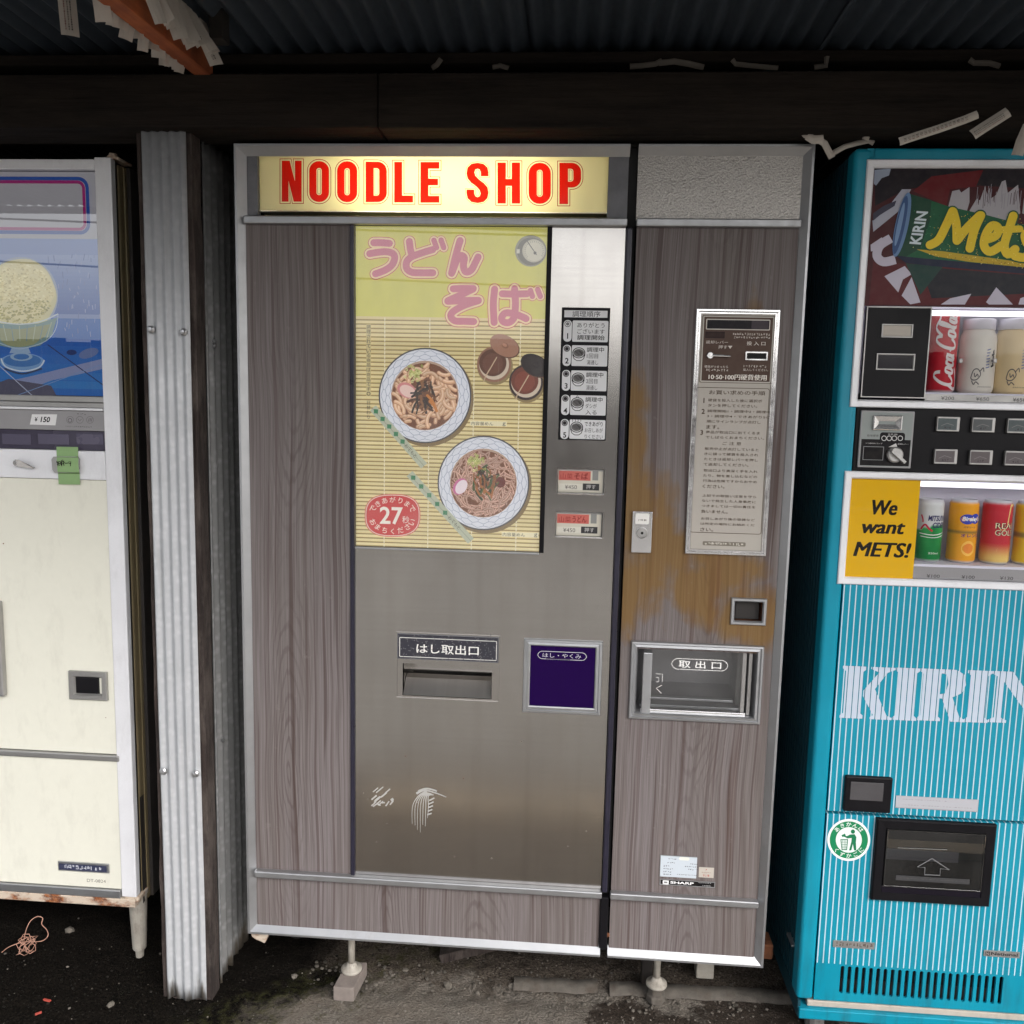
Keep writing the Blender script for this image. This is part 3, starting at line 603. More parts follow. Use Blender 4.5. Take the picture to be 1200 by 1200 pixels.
ob('wood_panel', M().box(.020, xg0, PY, PY+.01, ZP0, ZP1), 'laminate', nm)
ob('wood_panel', M().box(.020, XD-.004, PY, PY+.01, ZB+.018, ZR2a+.001), 'laminate', nm)
ob('panel_strip', M().box(xg0, xg1, PY-.006, PY+.012, ZP0, ZP1), 'navy', nm, .0015)
ob('door_edge_strip', M().box(xs1+.0015, XR-.0065, -.002, .03, ZR2b-.0005, ZR1a-.003), 'navy', nm, .003)
ob('door_edge_strip', M().box(XD-.003, XR-.002, .004, .03, ZB+.02, ZR2a), 'black_plastic', nm, .002)
# -- stainless front
xp1 = at(646.5, 300, PY)[0]; zp0 = at(520, 644, PY)[1]
chop = rc(472, 777, 576, 819.5, PY); b1 = rc(653, 548.5, 708, 579, PY); b2 = rc(651, 599, 706, 630, PY)
outer = [(xg1, ZP0), (xs1, ZP0), (xs1, ZP1), (xp1, ZP1), (xp1, zp0), (xg1, zp0)]
sp = plate('stainless_panel', outer, [rect_pts(chop), rr_pts(b1, .003), rr_pts(b2, .003)], PY, PY+.014, 'stainless', nm)
ms = Print(PY-.0004)
G1 = S(172,170,166)
for i in range(16):
    u = 437+rnd.random()*21; v = 923+rnd.random()*22
    if (u-447)**2+(v-934)**2 < 150: ms.stroke([(u-3, v+2.6), (u+3, v-2.4)], 2.2+rnd.random()*1.2, G1, False, 0, lambda q: .5+1.6*q*(1-q))
for i in range(5): ms.stroke([(437+i*5, 940+rnd.random()*6), (441+i*5, 938+rnd.random()*6)], 1.6, G1, False)
ms.stroke([(458,938), (461,936)], 3, G1, False)
for i in range(7):
    x0 = 482+i*3.1; ms.stroke([(499+i*1.5, 927+i*.7), (490+i*2.0, 933), (x0+1.5, 945), (x0+rnd.random()*1.5, 960+9*math.sin(i*.6)+rnd.random()*7)], .9+rnd.random()*.7, G1, False, 6, lambda q: 1.1-.8*q)
ms.stroke([(488,930), (497,926), (510,929), (523,934)], 2.6, G1, False, 6, lambda q: 1.1-.8*q); ms.stroke([(490,927), (500,924), (512,927)], 2.0, G1, False, 6)
for i in range(5): ms.stroke([(503-i*.6, 938+i*4.2), (509-i*.8, 935+i*4.5)], 1.7, G1, False)
for i in range(12): 
    u, v = 425+rnd.random()*275, 860+rnd.random()*165; ms.ell(u, v, .5+rnd.random()*.5, .4+rnd.random()*.5, S(146,138,128), 7)
ms.done('paint_scuff', 'ink', sp)['kind'] = 'stuff'
for (u, v) in ((475,886), (543,912)): ob('dent', M().lathe([(.0016,.001),(.0012,-.0009),(0,-.001)], P(u, v, PY), 'Y', 8), 'rust', sp)
# -- poster behind clear plastic
YP = .024
K1 = 1.0
def C(r, g, b, k=1.0): return S(r, g, b, k*K1)
R = (xg1, at(641, 300, YP)[0], at(520, 640, YP)[1], ZP1); Rp = (xg1, xp1-.003, zp0, ZP1)
pr = Print(YP)
zy = at(520, 372, YP)[1]
pr.xz(rect_pts((R[0]-.002, R[1]+.006, zy-.001, R[3])), C(214,208,104))
pr.xz(rect_pts((R[0]-.002, R[1]+.006, zp0-.002, zy)), C(150,128,82))
z = zy; k = 0
while z > zp0:                                             # bamboo mat: one slat after another
    jt = rnd.randint(-7,7); c = C(230+jt, 213+jt, 160+jt); pr.k = 3
    pr.xz(rect_pts((R[0]-.002, R[1]+.006, max(z-.0074, zp0-.002), z)), c); pr.k = 4
    pr.xz(rect_pts((R[0]-.002, R[1]+.006, max(z-.0074, zp0-.002), max(z-.0060, zp0-.002))), C(186,164,104)); z -= .0092; k += 1
pr.k = 6
for px in (450, 502, 554, 607):
    x0 = at(px, 500, YP)[0]; z = zy-.002
    while z > zp0: pr.k = 6; pr.xz(rect_pts((x0, x0+.0022, z-.0068, z)), C(240,230,200)); z -= .0092
poster = pr.done('poster_sheet', 'ink_backlit', nm)
# title in rounded outline lettering
zz = lambda pts: [(420+.1917*a, 260+.1917*b) for a, b in pts]
T = [[(95,128),(140,128),(190,132)], [(70,195),(110,188),(170,183),(212,195),(222,225),(205,265),(165,295),(105,318)],
     [(312,120),(318,165),(326,200)], [(455,170),(390,190),(325,215),(296,245),(296,285),(325,308),(380,312),(455,312)], [(462,113),(478,158)], [(506,112),(522,158)],
     [(622,115),(600,190),(570,315)], [(574,308),(600,240),(625,207),(648,220),(642,268),(656,306),(690,295),(715,250),(732,215)],
     [(580,410),(640,408),(703,408)], [(700,412),(620,450),(547,483)], [(547,486),(640,482),(734,480)], [(734,482),(650,510),(585,545),(565,575),(590,605),(650,608),(705,610)],
     [(833,412),(825,500),(830,615)], [(880,440),(950,442),(1030,440)], [(955,410),(960,500),(953,580),(925,614),(888,612),(876,585),(900,558),(950,562),(1000,580),(1025,592)], [(1052,420),(1064,456)], [(1096,415),(1112,456)]]
tl_ = Print(.0222, 3e-5)
for wid, col in ((73, C(190,96,104)), (64, C(238,214,170)), (43, C(206,120,140))):
    for st in T: tl_.stroke(zz(st), wid*.1917*(.78 if len(st) == 2 and st[0][1] < 500 and abs(st[0][0]-st[1][0]) < 20 else 1), col, True, 6)
tl_.done('title_lettering', 'ink_backlit', poster)
# gauge printed at the top right corner
gp = Print(.0226)
gp.ell(622, 294, 18.5, 18.5, C(150,146,130)); gp.ell(622.5, 294.5, 16.5, 16.5, C(120,116,108)); gp.ell(625.5, 294, 13.5, 13.5, C(196,190,172)); gp.ell(626, 294, 11.8, 11.8, C(214,208,190))
for i in range(22):
    a = rad(140+i*12); gp.stroke([(626+10*math.cos(a), 294+10*math.sin(a)), (626+11.5*math.cos(a), 294+11.5*math.sin(a))], .5, C(96,90,84), False)
gp.stroke([(618,283), (629,299)], .8, C(70,64,60), False); gp.ell(627, 296.5, 1.8, 1.8, C(110,104,98)); gp.rect(605.5, 292, 609, 297, C(214,210,196)); gp.done('gauge_print', 'ink_backlit', poster)
def bowl(cx, cy, r, kind, seed):
    q = random.Random(seed); b = Print(.0232, 6e-6); k = 1.03
    b.ell(cx+2.5, cy+3.5, r*1.02, r*1.02*k, C(132,110,72), 48); b.ell(cx, cy, r*1.015, r*1.015*k, C(74,72,80), 56); b.ell(cx, cy, r*.985, r*.985*k, C(226,228,236), 56)
    for ring in range(4):                                      # net pattern on the rim
        n = 22; ra, rb = .965-.085*ring, .965-.085*(ring+.72)
        for i in range(n):
            a0 = 2*math.pi*(i+.5*(ring % 2))/n; a1 = a0+math.pi/n; a2 = a0+2*math.pi/n
            pt = lambda rr, a: (cx+r*rr*math.cos(a), cy+r*rr*k*math.sin(a))
            b.stroke([pt(ra, a0), pt(rb+.02, a1), pt(ra, a2)], .55, C(150,158,178), False); b.stroke([pt(rb+.02, a1), pt(rb-.012, a1)], .55, C(150,158,178), False)
    b.ell(cx, cy, r*.74, r*.74*k, C(188,160,140), 40); b.ell(cx, cy+1, r*.72, r*.71*k, C(118,74,52), 40)
    if kind == 'udon':
        for i in range(78):
            a = q.uniform(0, 6.283); d = r*.66*math.sqrt(q.uniform(.05, 1)); x, y = cx+d*math.cos(a), cy+d*k*math.sin(a)+2; c0 = a+math.pi/2+q.uniform(-.7, .7); R_ = q.uniform(7, 17); sg = q.choice((-1, 1)); pts = []
            for j in range(8):
                pts.append((x, y)); x += 2.6*math.cos(c0); y += 2.6*math.sin(c0); c0 += sg*2.6/R_
                if math.hypot(x-cx, (y-cy)/k) > r*.7: break
            if len(pts) > 2:
                v = q.uniform(.82, 1.08); b.stroke(pts, 4.7, C(184,132,100,v), True); b.stroke([(a_+.2, b_-.3) for a_, b_ in pts], 3.7, C(226,184,148,v), True); b.stroke([(a_+.1, b_-.9) for a_, b_ in pts], 1.1, C(244,214,186,v), True)
        b.ell(cx-21, cy-6, 12, 8.5, C(214,140,140), 24, None, .5); b.ell(cx-20, cy-5, 10, 6.6, C(240,206,196), 24, None, .5)
        dark = (cx-2, cy+2)
    else:
        for i in range(210):
            a = q.uniform(0, 6.283); d = r*.68*math.sqrt(q.uniform(.08, 1)); x, y = cx+d*math.cos(a), cy+d*k*math.sin(a); c0 = a+math.pi/2+q.uniform(-.9, .9); R_ = q.uniform(8, 26); sg = q.choice((-1, 1)); pts = []
            for j in range(9):
                pts.append((x, y)); x += 2.6*math.cos(c0); y += 2.6*math.sin(c0); c0 += sg*2.6/R_
                if math.hypot(x-cx, (y-cy)/k) > r*.715: break
            if len(pts) > 2:
                v = q.uniform(.75, 1.12); b.stroke(pts, 2.1, C(156,110,90,v), True); b.stroke([(a_+.1, b_-.2) for a_, b_ in pts], 1.3, C(214,176,158,v), True)
        b.ell(cx-27, cy+4, 10.5, 7.6, C(206,120,160), 24, None, -1.0); b.ell(cx-25.6, cy+4.5, 9, 6.2, C(242,226,232), 24, None, -1.0)
        b.ell(cx+20, cy-1, 6, 6.4, C(110,50,44), 20)
        dark = (cx+2, cy)
    for i in range(46):                                        # mountain vegetables
        a = q.uniform(0, 6.283); d = 15*math.sqrt(q.random()); x, y = dark[0]+d*math.cos(a), dark[1]+d*1.1*math.sin(a); a2 = q.uniform(0, 3.14) if kind == 'udon' else q.gauss(1.4, .5); l = q.uniform(3, 8)
        col = q.choice([C(58,36,30), C(80,50,38), C(120,74,46), C(44,34,30), C(140,96,62)] if kind == 'udon' else [C(54,66,40), C(70,88,48), C(60,42,30), C(150,92,52), C(86,102,58), C(176,110,60)])
        b.stroke([(x-l*math.cos(a2), y-l*math.sin(a2)), (x+q.uniform(-2, 2), y+q.uniform(-2, 2)), (x+l*math.cos(a2), y+l*math.sin(a2))], q.uniform(1.4, 3.2), col, True, 4)
    if kind == 'udon':
        for (x, y) in ((cx+7, cy+5), (cx+10, cy+12)): b.stroke([(x-4, y-5), (x+1, y), (x+4, y+6)], 3.2, C(206,132,66), True, 4)
    sx, sy = (cx-13, cy-26) if kind == 'udon' else (cx-8, cy-26)
    for i in range(40):
        x, y = sx+q.gauss(0, 5.5), sy+q.gauss(0, 4); b.ell(x, y, 1.9, 1.4, q.choice([C(196,196,120), C(222,220,160), C(160,172,92)]), 10, .45, q.uniform(0, 3))
    return b.done('dish_print', 'ink_backlit', poster)
bowl(498, 463.5, 53.5, 'udon', 3); bowl(566.5, 566, 53, 'soba', 5)
pt = Print(.0228)                                              # two lidded pots, chopstick papers, captions
def pot(cx, cy, lx, ly, body, lid, bw):
    pt.ell(cx+1, cy+2, 21, 22, C(150,130,92)); pt.ell(cx, cy, 20, 21, body); pt.ell(cx, cy, 17.5, 18, C(214,196,176)); pt.ell(cx-1.5, cy-2, 16, 16, bw); pt.ell(cx-1.5, cy-1, 12, 12, tuple(v*1.35 for v in bw[:3])+(1,))
    pt.stroke([(cx-10, cy+14), (cx-4, cy+4), (cx+3, cy-8)], 1.3, C(206,180,150), True); pt.stroke([(cx-12, cy+20), (cx-10, cy+14)], 1.0, C(206,180,150), True)
    pt.ell(lx+.6, ly+.8, 18.5, 12.5, C(96,66,54), 36, None, .5); pt.ell(lx, ly, 18, 12, lid, 36, None, .5); pt.ell(lx+1, ly, 4.2, 3.2, tuple(v*.7 for v in lid[:3])+(1,), 16, None, .5); pt.ell(lx+.4, ly-.7, 3, 2, tuple(min(1, v*1.3) for v in lid[:3])+(1,), 12, None, .5)
pot(579, 427, 591, 405, C(150,110,90), C(166,120,98), C(98,64,52)); pot(616.5, 448, 627, 428, C(60,46,46), C(44,36,38), C(116,62,50))
for (x0, y0, x1, y1) in ((437,478,497,546), (480,555,552,634)):
    dx, dy = x1-x0, y1-y0; l = math.hypot(dx, dy); ux, uy = dx/l, dy/l; nx_, ny_ = -uy*4.6, ux*4.6
    pt.poly([(x0+nx_, y0+ny_), (x1+nx_, y1+ny_), (x1-nx_, y1-ny_), (x0-nx_, y0-ny_)], C(186,190,168)); pt.stroke([(x0+nx_*.2, y0+ny_*.2), (x1, y1)], .5, C(140,144,126), False)
    for j in range(5):
        d = l*(.06+.13*j); cx, cy = x0+ux*d, y0+uy*d; s_ = 3.6; pt.poly([(cx-ux*s_, cy-uy*s_), (cx+nx_*.75, cy+ny_*.75), (cx+ux*s_, cy+uy*s_), (cx-nx_*.75, cy-ny_*.75)], C(58,128,88))
    for j, ch in enumerate('おてもと'): pt.char(ch, x0+ux*(l*.66+j*5), y0+uy*(l*.66+j*5), 4.4, C(70,70,64), rad(-48))
for (x0, y0, x1, y1) in ((551,493,594,499.8), (588,623,631,630)):
    pt.rect(x0, y0, x1, y1, C(236,226,190)); pt.text('内容量めん', x0+1.2, y0+1, x0+27, y1-1, C(50,44,38)); pt.text('g', x1-5, y0+2.2, x1-1.6, y1-.2, C(50,44,38))
for j, ch in enumerate('調理されている商品は商品です。'): pt.rect(429.2, 380+j*5.6, 434.8, 385.6+j*5.6, C(206,190,140)); pt.char(ch, 432, 383+j*5.6, 4.6, C(64,58,50))
for j, ch in enumerate('日替わり'): pt.char(ch, 432, 472+j*5.6, 4.6, C(64,58,50))
pt.done('caption_print', 'ink_backlit', poster)
bd = Print(.0224)
se = lambda rx, ry: [(460+rx*math.copysign(abs(math.cos(a))**.75, math.cos(a)), 604+ry*math.copysign(abs(math.sin(a))**.75, math.sin(a))) for a in (2*math.pi*i/48 for i in range(48))]
bd.poly(se(32.6, 25), C(212,92,86)); bd.poly(se(31.6, 24.2), C(236,220,206)); bd.poly(se(30.8, 23.4), C(204,58,58))
bd.text('27', 445, 593.5, 472, 615, C(244,236,224), .02); bd.char('秒', 475.5, 609, 8.5, C(244,236,224))
for s_, a0, a1, top in (('できあがりまで', 205, 335, True), ('おまちください', 155, 25, False)):
    for j, ch in enumerate(s_):
        a = rad(a0+(a1-a0)*j/(len(s_)-1)); px, py = 460+25.2*math.cos(a), 604+18.6*math.sin(a); tn = math.atan2(18.6*math.cos(a), -25.2*math.sin(a)); bd.char(ch, px, py, 7, C(244,230,216), -(tn if top else tn+math.pi), .005)
bd.done('badge_print', 'ink_backlit', poster)
ob('poster_cover', M().add([(Rp[0]-.001, .0135, Rp[2]), (Rp[1]+.002, .0135, Rp[2]), (Rp[1]+.002, .0135, Rp[3]), (Rp[0]-.001, .0135, Rp[3])], [(0,1,2,3)]), 'poster_pane', nm)
ob('poster_edge', M().box(xp1-.0105, xp1, PY-.002, .024, zp0, ZP1), 'black_plastic', nm, .001); ob('poster_sill', M().box(xg1, xp1-.0105, PY-.003, .025, zp0-.004, zp0), 'aluminium', nm, .001)
# -- lit sign box
SYN = .030; sR = rc(303.5, 179.5, 711.5, 249, SYN)
def rrp(x0, y0, x1, y1, r, corners='1111', n=6):
    out = []
    for (cx, cy, a0, on, kx, ky) in ((x1-r, y0+r, -90, corners[1], x1, y0), (x1-r, y1-r, 0, corners[2], x1, y1), (x0+r, y1-r, 90, corners[3], x0, y1), (x0+r, y0+r, 180, corners[0], x0, y0)):
        if on == '0': out.append((kx, ky)); continue
        for i in range(n+1): a = rad(a0+90*i/n); out.append((cx+r*math.cos(a), cy+r*math.sin(a)))
    return out
def glyph(ch, x0, y0, x1, y1):
    w, h = x1-x0, y1-y0
    f = lambda pts: [(x0+u*w, y0+v*h) for u, v in pts]
    if ch == 'N': return [f([(0,0),(.40,0),(.66,.5),(.66,0),(1,0),(1,1),(.60,1),(.34,.5),(.34,1),(0,1)])]
    if ch == 'O': return [rrp(x0, y0, x1, y1, w*.48), rrp(x0+.37*w, y0+.17*h, x1-.37*w, y1-.17*h, w*.125)]
    if ch == 'D': return [rrp(x0, y0, x1, y1, w*.44, '0110'), rrp(x0+.38*w, y0+.16*h, x1-.36*w, y1-.16*h, w*.12, '0110')]
    if ch == 'L': return [f([(0,0),(.42,0),(.42,.83),(1,.83),(1,1),(0,1)])]
    if ch == 'E': return [f([(0,0),(1,0),(1,.165),(.42,.165),(.42,.41),(.93,.41),(.93,.575),(.42,.575),(.42,.835),(1,.835),(1,1),(0,1)])]
    if ch == 'H': return [f([(0,0),(.37,0),(.37,.4),(.63,.4),(.63,0),(1,0),(1,1),(.63,1),(.63,.57),(.37,.57),(.37,1),(0,1)])]
    if ch == 'P': return [[(x0, y0)]+rrp(x0, y0, x1, y0+.6*h, w*.42, '0110')[:14]+[(x0+.4*w, y0+.6*h), (x0+.4*w, y1), (x0, y1)], rrp(x0+.4*w, y0+.145*h, x1-.36*w, y0+.455*h, w*.12, '0110')]
    if ch == 'S':
        return [f([(1,.335),(.65,.335),(.65,.25),(.60,.17),(.5,.145),(.40,.17),(.36,.24),(.40,.32),(.55,.41),(.80,.51),(.95,.61),(1,.74),(.95,.88),(.78,.97),(.5,1.0),(.22,.97),(.05,.88),(0,.76),(0,.665),(.35,.665),(.35,.76),(.40,.83),(.5,.857),(.60,.83),(.64,.76),(.60,.68),(.45,.59),(.20,.49),(.05,.39),(0,.26),(.05,.12),(.22,.03),(.5,0),(.78,.03),(.95,.12),(1,.24)])]
SG = [('N',330.2,188.3,353.5,236.3),('O',362.3,188.8,385.6,236.7),('O',395,189,418.6,236.9),('D',428.5,189.5,453.3,236.9),('L',462,189.8,484,237.3),('E',492.7,189.8,514.8,237.5),('S',546.7,190.7,572.5,238),('H',583,190.5,609.5,238.5),('O',619.5,190.8,645.5,238.8),('P',655.5,190.8,681,239.2)]
sn = Print(SYN, 0.0); YEL = S(250,242,190,.92); RED = S(226,30,14); DKR = S(176,60,44)
holes = []; ww = lambda pts: [at(p[0], p[1], SYN) for p in pts]
for g_ in SG:
    cs = glyph(*g_); o = cs[0]; d1, d2 = (1.7, 2.5) if g_[0] != 'S' else (1.0, 1.5); o1, o2 = offset_poly(o, d1), offset_poly(o, d2); holes.append(ww(o2))
    sn.poly(o2, DKR, [o1]); sn.poly(o1, YEL, [o]); sn.poly(o, RED, cs[1:])
    for h in cs[1:]:
        h1, h2 = offset_poly(h, -1.0), offset_poly(h, -1.5); sn.poly(h, YEL, [h1]); sn.poly(h1, DKR, [h2]); sn.poly(h2, YEL)
sn.xz(rect_pts(sR), YEL, holes); sn.done('sign_panel', 'sign_translucent', nm)
lb = recess('sign_box', (sR[0]-.002, sR[1]+.002, sR[2]-.002, sR[3]+.002), SYN+.001, .145, 'white_trim', nm)
lz = (sR[2]+sR[3])/2+.004
ob('sign_tube', M().tube([(sR[0]+.19, .116, lz), (sR[1]-.14, .116, lz)], .016, 10), 'tube_glow', lb, 0, True)
zsA, zsB = ZR1b-.001, ZT-.018
ob('sign_side_plate', M().box(.0215, sR[0]+.0005, .018, .034, zsA, zsB), 'speckled_plate', nm, .0008); ob('sign_side_plate', M().box(sR[1]-.0005, XD-.001, .018, .034, zsA, zsB), 'speckled_plate', nm, .0008)
ob('sign_back', M().box(.004, XD-.001, .147, .15, ZR1a, ZT-.004), 'black_gap', nm)
ob('hammered_panel', M().box(XR+.0005, W-.020, .014, .024, zsA, zsB), 'hammered', nm)
# -- cooking step panel
st = pbox('step_panel', (658.5, 360, 709.8, 516.5), PY-.003, PY+.004, 'black_plastic', nm, .001)
SP_ = Print(PY-.0032); LG = S(222,222,224); BK = S(22,20,24)
def row(px, y): return px-(y-360)*.030                       # the panel's uprights lean in the picture only: follow them
SP_.rect(661.5, 363.5, 711.8, 372.5, LG)
SP_.text('調理順序', 671, 364.3, 703.5, 371.7, BK)
for i, (y0, y1) in enumerate(((375,400.5), (404,429), (433.5,458), (462.5,486.5), (491,514.5))):
    a = row(0, (y0+y1)/2); SP_.rrect(661.5+a, y0, 670.5+a, y1, 4.4, LG); SP_.rrect(672+a, y0+.5, 713+a, y1+.6, 1.3, LG)
    SP_.ell(666+a, y0+4.6, 3.6, 3.6, BK, 20); SP_.ell(666+a, y0+4.6, 2.9, 2.9, S(232,232,232) if i == 0 else S(150,150,152), 20); SP_.ell(666+a, y0+4.6, 2.0, 2.0, S(120,120,122) if i == 0 else S(40,36,40), 16)
    SP_.char(str(i+1), 666+a, y0+18.7, 6.4, BK, 0, .02)
    if i == 0:
        for j, s_ in enumerate(('ありがとう', 'ございます', '調理開始')): SP_.text(s_, 676.5, y0+3+j*7.2, 708.5, y0+9.2+j*7.3, BK, .0 if j < 2 else .012)
    else:
        cx, cy = 680+a, y0+10.5; SP_.ell(cx, cy-1, 7.6, 6.4, BK, 24, .86); SP_.ell(cx, cy-1, 6.2, 4.6, S(110,108,108), 20)
        for j in range(4): SP_.stroke([(cx-5+j*1.2, cy-2+j*1.1), (cx+j, cy-4+j*1.3), (cx+5-j*.5, cy-1+j)], .5, BK, False)
        SP_.stroke([(cx-7.3, cy+1), (cx-5.5, cy+6), (cx-2.4, cy+8.2), (cx+2.4, cy+8.2), (cx+5.5, cy+6), (cx+7.3, cy+1)], .8, BK, False)
        tx = [None, ('調理中', '1回目', '湯通し'), ('調理中', '2回目', '湯通し'), ('調理中', 'ダシが', '入る'), ('できあがり', 'お召しあが', 'りください')][i]
        for j, s_ in enumerate(tx):
            w_ = (20 if i < 4 else 21) if j == 0 else (13 if i < 4 else 21); SP_.text(s_, 689.5+a, y0+2.8+j*7.6, 689.5+a+w_, y0+8.8+j*7.4, BK, .01 if j == 0 else 0)
        if i == 3: SP_.stroke([(cx-2, cy-6), (cx, cy-9.5), (cx+2, cy-6)], .7, BK, False)
        if i == 4:
            for j in range(4): SP_.stroke([(cx-5+j*3.2, cy-10), (cx-4.4+j*3.2, cy-8.6), (cx-5+j*3.2, cy-7.4)], .5, BK, False)
SP_.done('step_print', 'ink_metal', st)
# -- two selection buttons
for (bR, y0, x0, nmv) in ((b1, 548.5, 653, '山菜そば'), (b2, 599, 651, '山菜うどん')):
    rb = recess('selection_button', bR, PY+.0005, PY+.012, 'aluminium_dull', nm, .002)
    q = Print(PY+.0095); q.rect(x0+1.5, y0+2.5, x0+53, y0+29.5, S(206,200,186)); q.rect(x0+2, y0+3, x0+39, y0+15, S(196,106,98)); q.text(nmv[:2], x0+4, y0+6, x0+18, y0+13, S(150,58,54)); q.text(nmv[2:], x0+20, y0+5.5, x0+36, y0+13.5, S(122,40,40), .01)
    q.rect(x0+41.5, y0+3.2, x0+48, y0+14.6, S(140,140,138)); q.rect(x0+2, y0+18, x0+29.5, y0+26, S(216,212,200)); q.text('¥450', x0+9, y0+19.5, x0+23, y0+24.8, S(84,80,76)); q.rect(x0+30, y0+18, x0+49, y0+26.4, S(64,64,66)); q.text('押す', x0+34, y0+19.3, x0+45, y0+25, S(206,204,200)); q.done('button_print', 'ink_gloss', rb)
    ob('button_lip', M().box(bR[0]+.001, bR[1]-.001, PY-.0035, PY+.004, bR[2]-.003, bR[2]+.0005), 'chrome', rb, .0012)
# -- chopstick outlet
fp = rc(464.5, 740.5, 584.5, 823.5, PY-.002)
frame('chopstick_bezel', fp, [(0,PY+.001), (0,PY-.003), (.0022,PY-.003), (.0022,PY+.002)], 'stainless', nm)
cp = pbox('chopstick_plate', (465.5, 742, 584, 777), PY-.0045, PY+.001, 'speckled_plate', nm, .0008)
q = Print(PY-.0047); q.rect(466.5, 743, 583, 776, S(58,58,66)); q.rrect(468, 746.5, 582, 774.5, 1.5, S(214,212,208), .9); q.text('はし取出口', 488, 754, 561, 768.5, S(232,230,226), .012)
for i in range(240): q.k = 6; q.ell(467+rnd.random()*115, 744+rnd.random()*31, .35+.5*rnd.random(), .35+.4*rnd.random(), S(120,118,120), 5)
q.done('chopstick_print', 'ink_metal', cp)
cr_ = recess('chopstick_recess', chop, PY+.0006, PY+.07, 'stainless', nm)
zc = chop[2]+(chop[3]-chop[2])*.42
ob('chopstick_flap', M().add([(chop[0]+.001, PY+.001, chop[2]+.001), (chop[1]-.001, PY+.001, chop[2]+.001), (chop[1]-.001, PY+.035, zc), (chop[0]+.001, PY+.035, zc), (chop[1]-.001, PY+.055, zc+.004), (chop[0]+.001, PY+.055, zc+.004)], [(0,1,2,3), (3,2,4,5)]), 'stainless_vertical', cr_)
# -- dark purple window
pw = rc(614, 748.5, 703.5, 839, PY-.006)
frame('window_bezel', pw, [(0,PY+.001), (0,PY-.004), (.0015,PY-.0058), (.006,PY-.0062), (.0075,PY-.0035), (.013,PY-.0045), (.0155,PY-.003), (.0155,PY+.001)], 'aluminium', nm)
dk = rbox('condiment_window', (pw[0]+.0145, pw[1]-.0145, pw[2]+.0145, pw[3]-.0145), PY-.001, PY+.003, 'purple_glass', nm)
q = Print(PY-.0013); q.rrect(630, 762.5, 687.5, 774.5, 6, S(200,196,206), .7); q.text('はし・やくみ', 636, 765, 681, 772, S(206,202,212)); q.rect(640, 770.5, 668, 773.4, S(42,24,64)); q.done('window_print', 'ink', dk)
# ------------------------------------------------------------------ right door
co = rc(818.5, 363.5, 896, 650.5, PY); cr2 = rc(861, 704.5, 893.5, 730, PY); ow = rc(747, 760, 884, 842, PY)
wr = plate('wood_panel', rect_pts((XR+.003, W-.0205, ZP0, ZP1)), [rect_pts(cr2), rect_pts(ow)], PY, PY+.012, 'laminate_stained', nm)
ob('wood_panel', M().box(XR+.003, W-.0205, PY, PY+.01, ZB+.018, ZR2a+.001), 'laminate_stained', nm)
# coin panel
cR = rc(816.5, 361.5, 897.5, 652, PY-.006)
frame('coin_bezel', cR, [(0,PY+.001), (0,PY-.006), (.0012,PY-.0072), (.0045,PY-.0072), (.0062,PY-.0045), (.0075,PY-.006), (.0098,PY-.006), (.0115,PY-.002), (.0115,PY)], 'chrome', nm)
cpn = rbox('coin_panel', (cR[0]+.011, cR[1]-.011, cR[2]+.011, cR[3]-.011), PY-.003, PY+.001, 'grey_panel', nm)
q = Print(PY-.0034); BG = S(180,174,166); BR = S(84,66,58); TX = S(222,214,206)
XZ = (cR[0]+.0112, cR[1]-.0112, cR[2]+.0112, cR[3]-.0112); q.xz(rect_pts(XZ), BG)
def sl_(px, py): return px-(py-361.5)*.0715                   # uprights of the right door as seen from this spot
def qr(x0, y0, x1, y1, c): q.rect(sl_(x0, y0), y0, sl_(x1, y1), y1, c)
def qt(s_, x0, y0, x1, y1, c, w=0.0): q.text(s_, sl_(x0, y0), y0, sl_(x1, y1), y1, c, w)
def qrr(x0, y0, x1, y1, r, c, line=None): q.rrect(sl_(x0, y0), y0, sl_(x1, y1), y1, r, c, line)
qrr(823.5, 369, 910.5, 450, 2, S(120,112,104)); qrr(824.8, 370, 909.3, 449, 1.6, S(190,186,178)); qr(826.2, 371.2, 908, 447.6, BR)
for i in range(60): q.k = 5; qr(826.5+rnd.random()*50, 373+rnd.random()*70, 845+rnd.random()*50, 374+rnd.random()*74, BR) if False else None
q.k = 6; qrr(828.6, 373.5, 904, 387.3, 1.2, S(206,200,192)); q.k = 7; qrr(829.8, 374.7, 903, 386.2, .8, S(24,22,28)); q.k = 8; qr(882, 375.5, 902, 385.8, S(66,60,66)); qr(828.5, 388.5, 851.5, 396.5, S(42,30,30)); qr(829.8, 389.6, 850.5, 395.6, S(52,36,34))
q.gib(sl_(860,390), 390, sl_(905,393.2), 393.2, 16, TX, .45); q.gib(sl_(862,394), 394, sl_(905,397), 397, 15, TX, .45); qt('返却レバー', 830, 399, 856, 403, TX); qt('押す▼', 845, 404.5, 861.5, 409, TX); qt('投 入 口', 878, 400, 900, 405, TX, .01)
qt('硬貨がつまったら', 830.5, 428, 858, 431.4, TX); q.gib(sl_(832,432.2), 432.2, sl_(858.5,435.4), 435.4, 9, TX, .45); q.gib(sl_(875,427.7), 427.7, sl_(903.5,431), 431, 9, TX, .45); qt('投入してください。', 876, 431.8, 905, 435.2, TX); [qt('10·50·100円硬貨使用', 836+dx_, 438, 904+dx_, 446, S(236,230,222)) for dx_ in (0, .35)]
qrr(823, 453.5, 911, 626.5, 3, S(96,84,74), .7)
TB = S(84,69,58)
qt('お買い求めの手順', 838, 457, 904, 463.5, TB, .008)
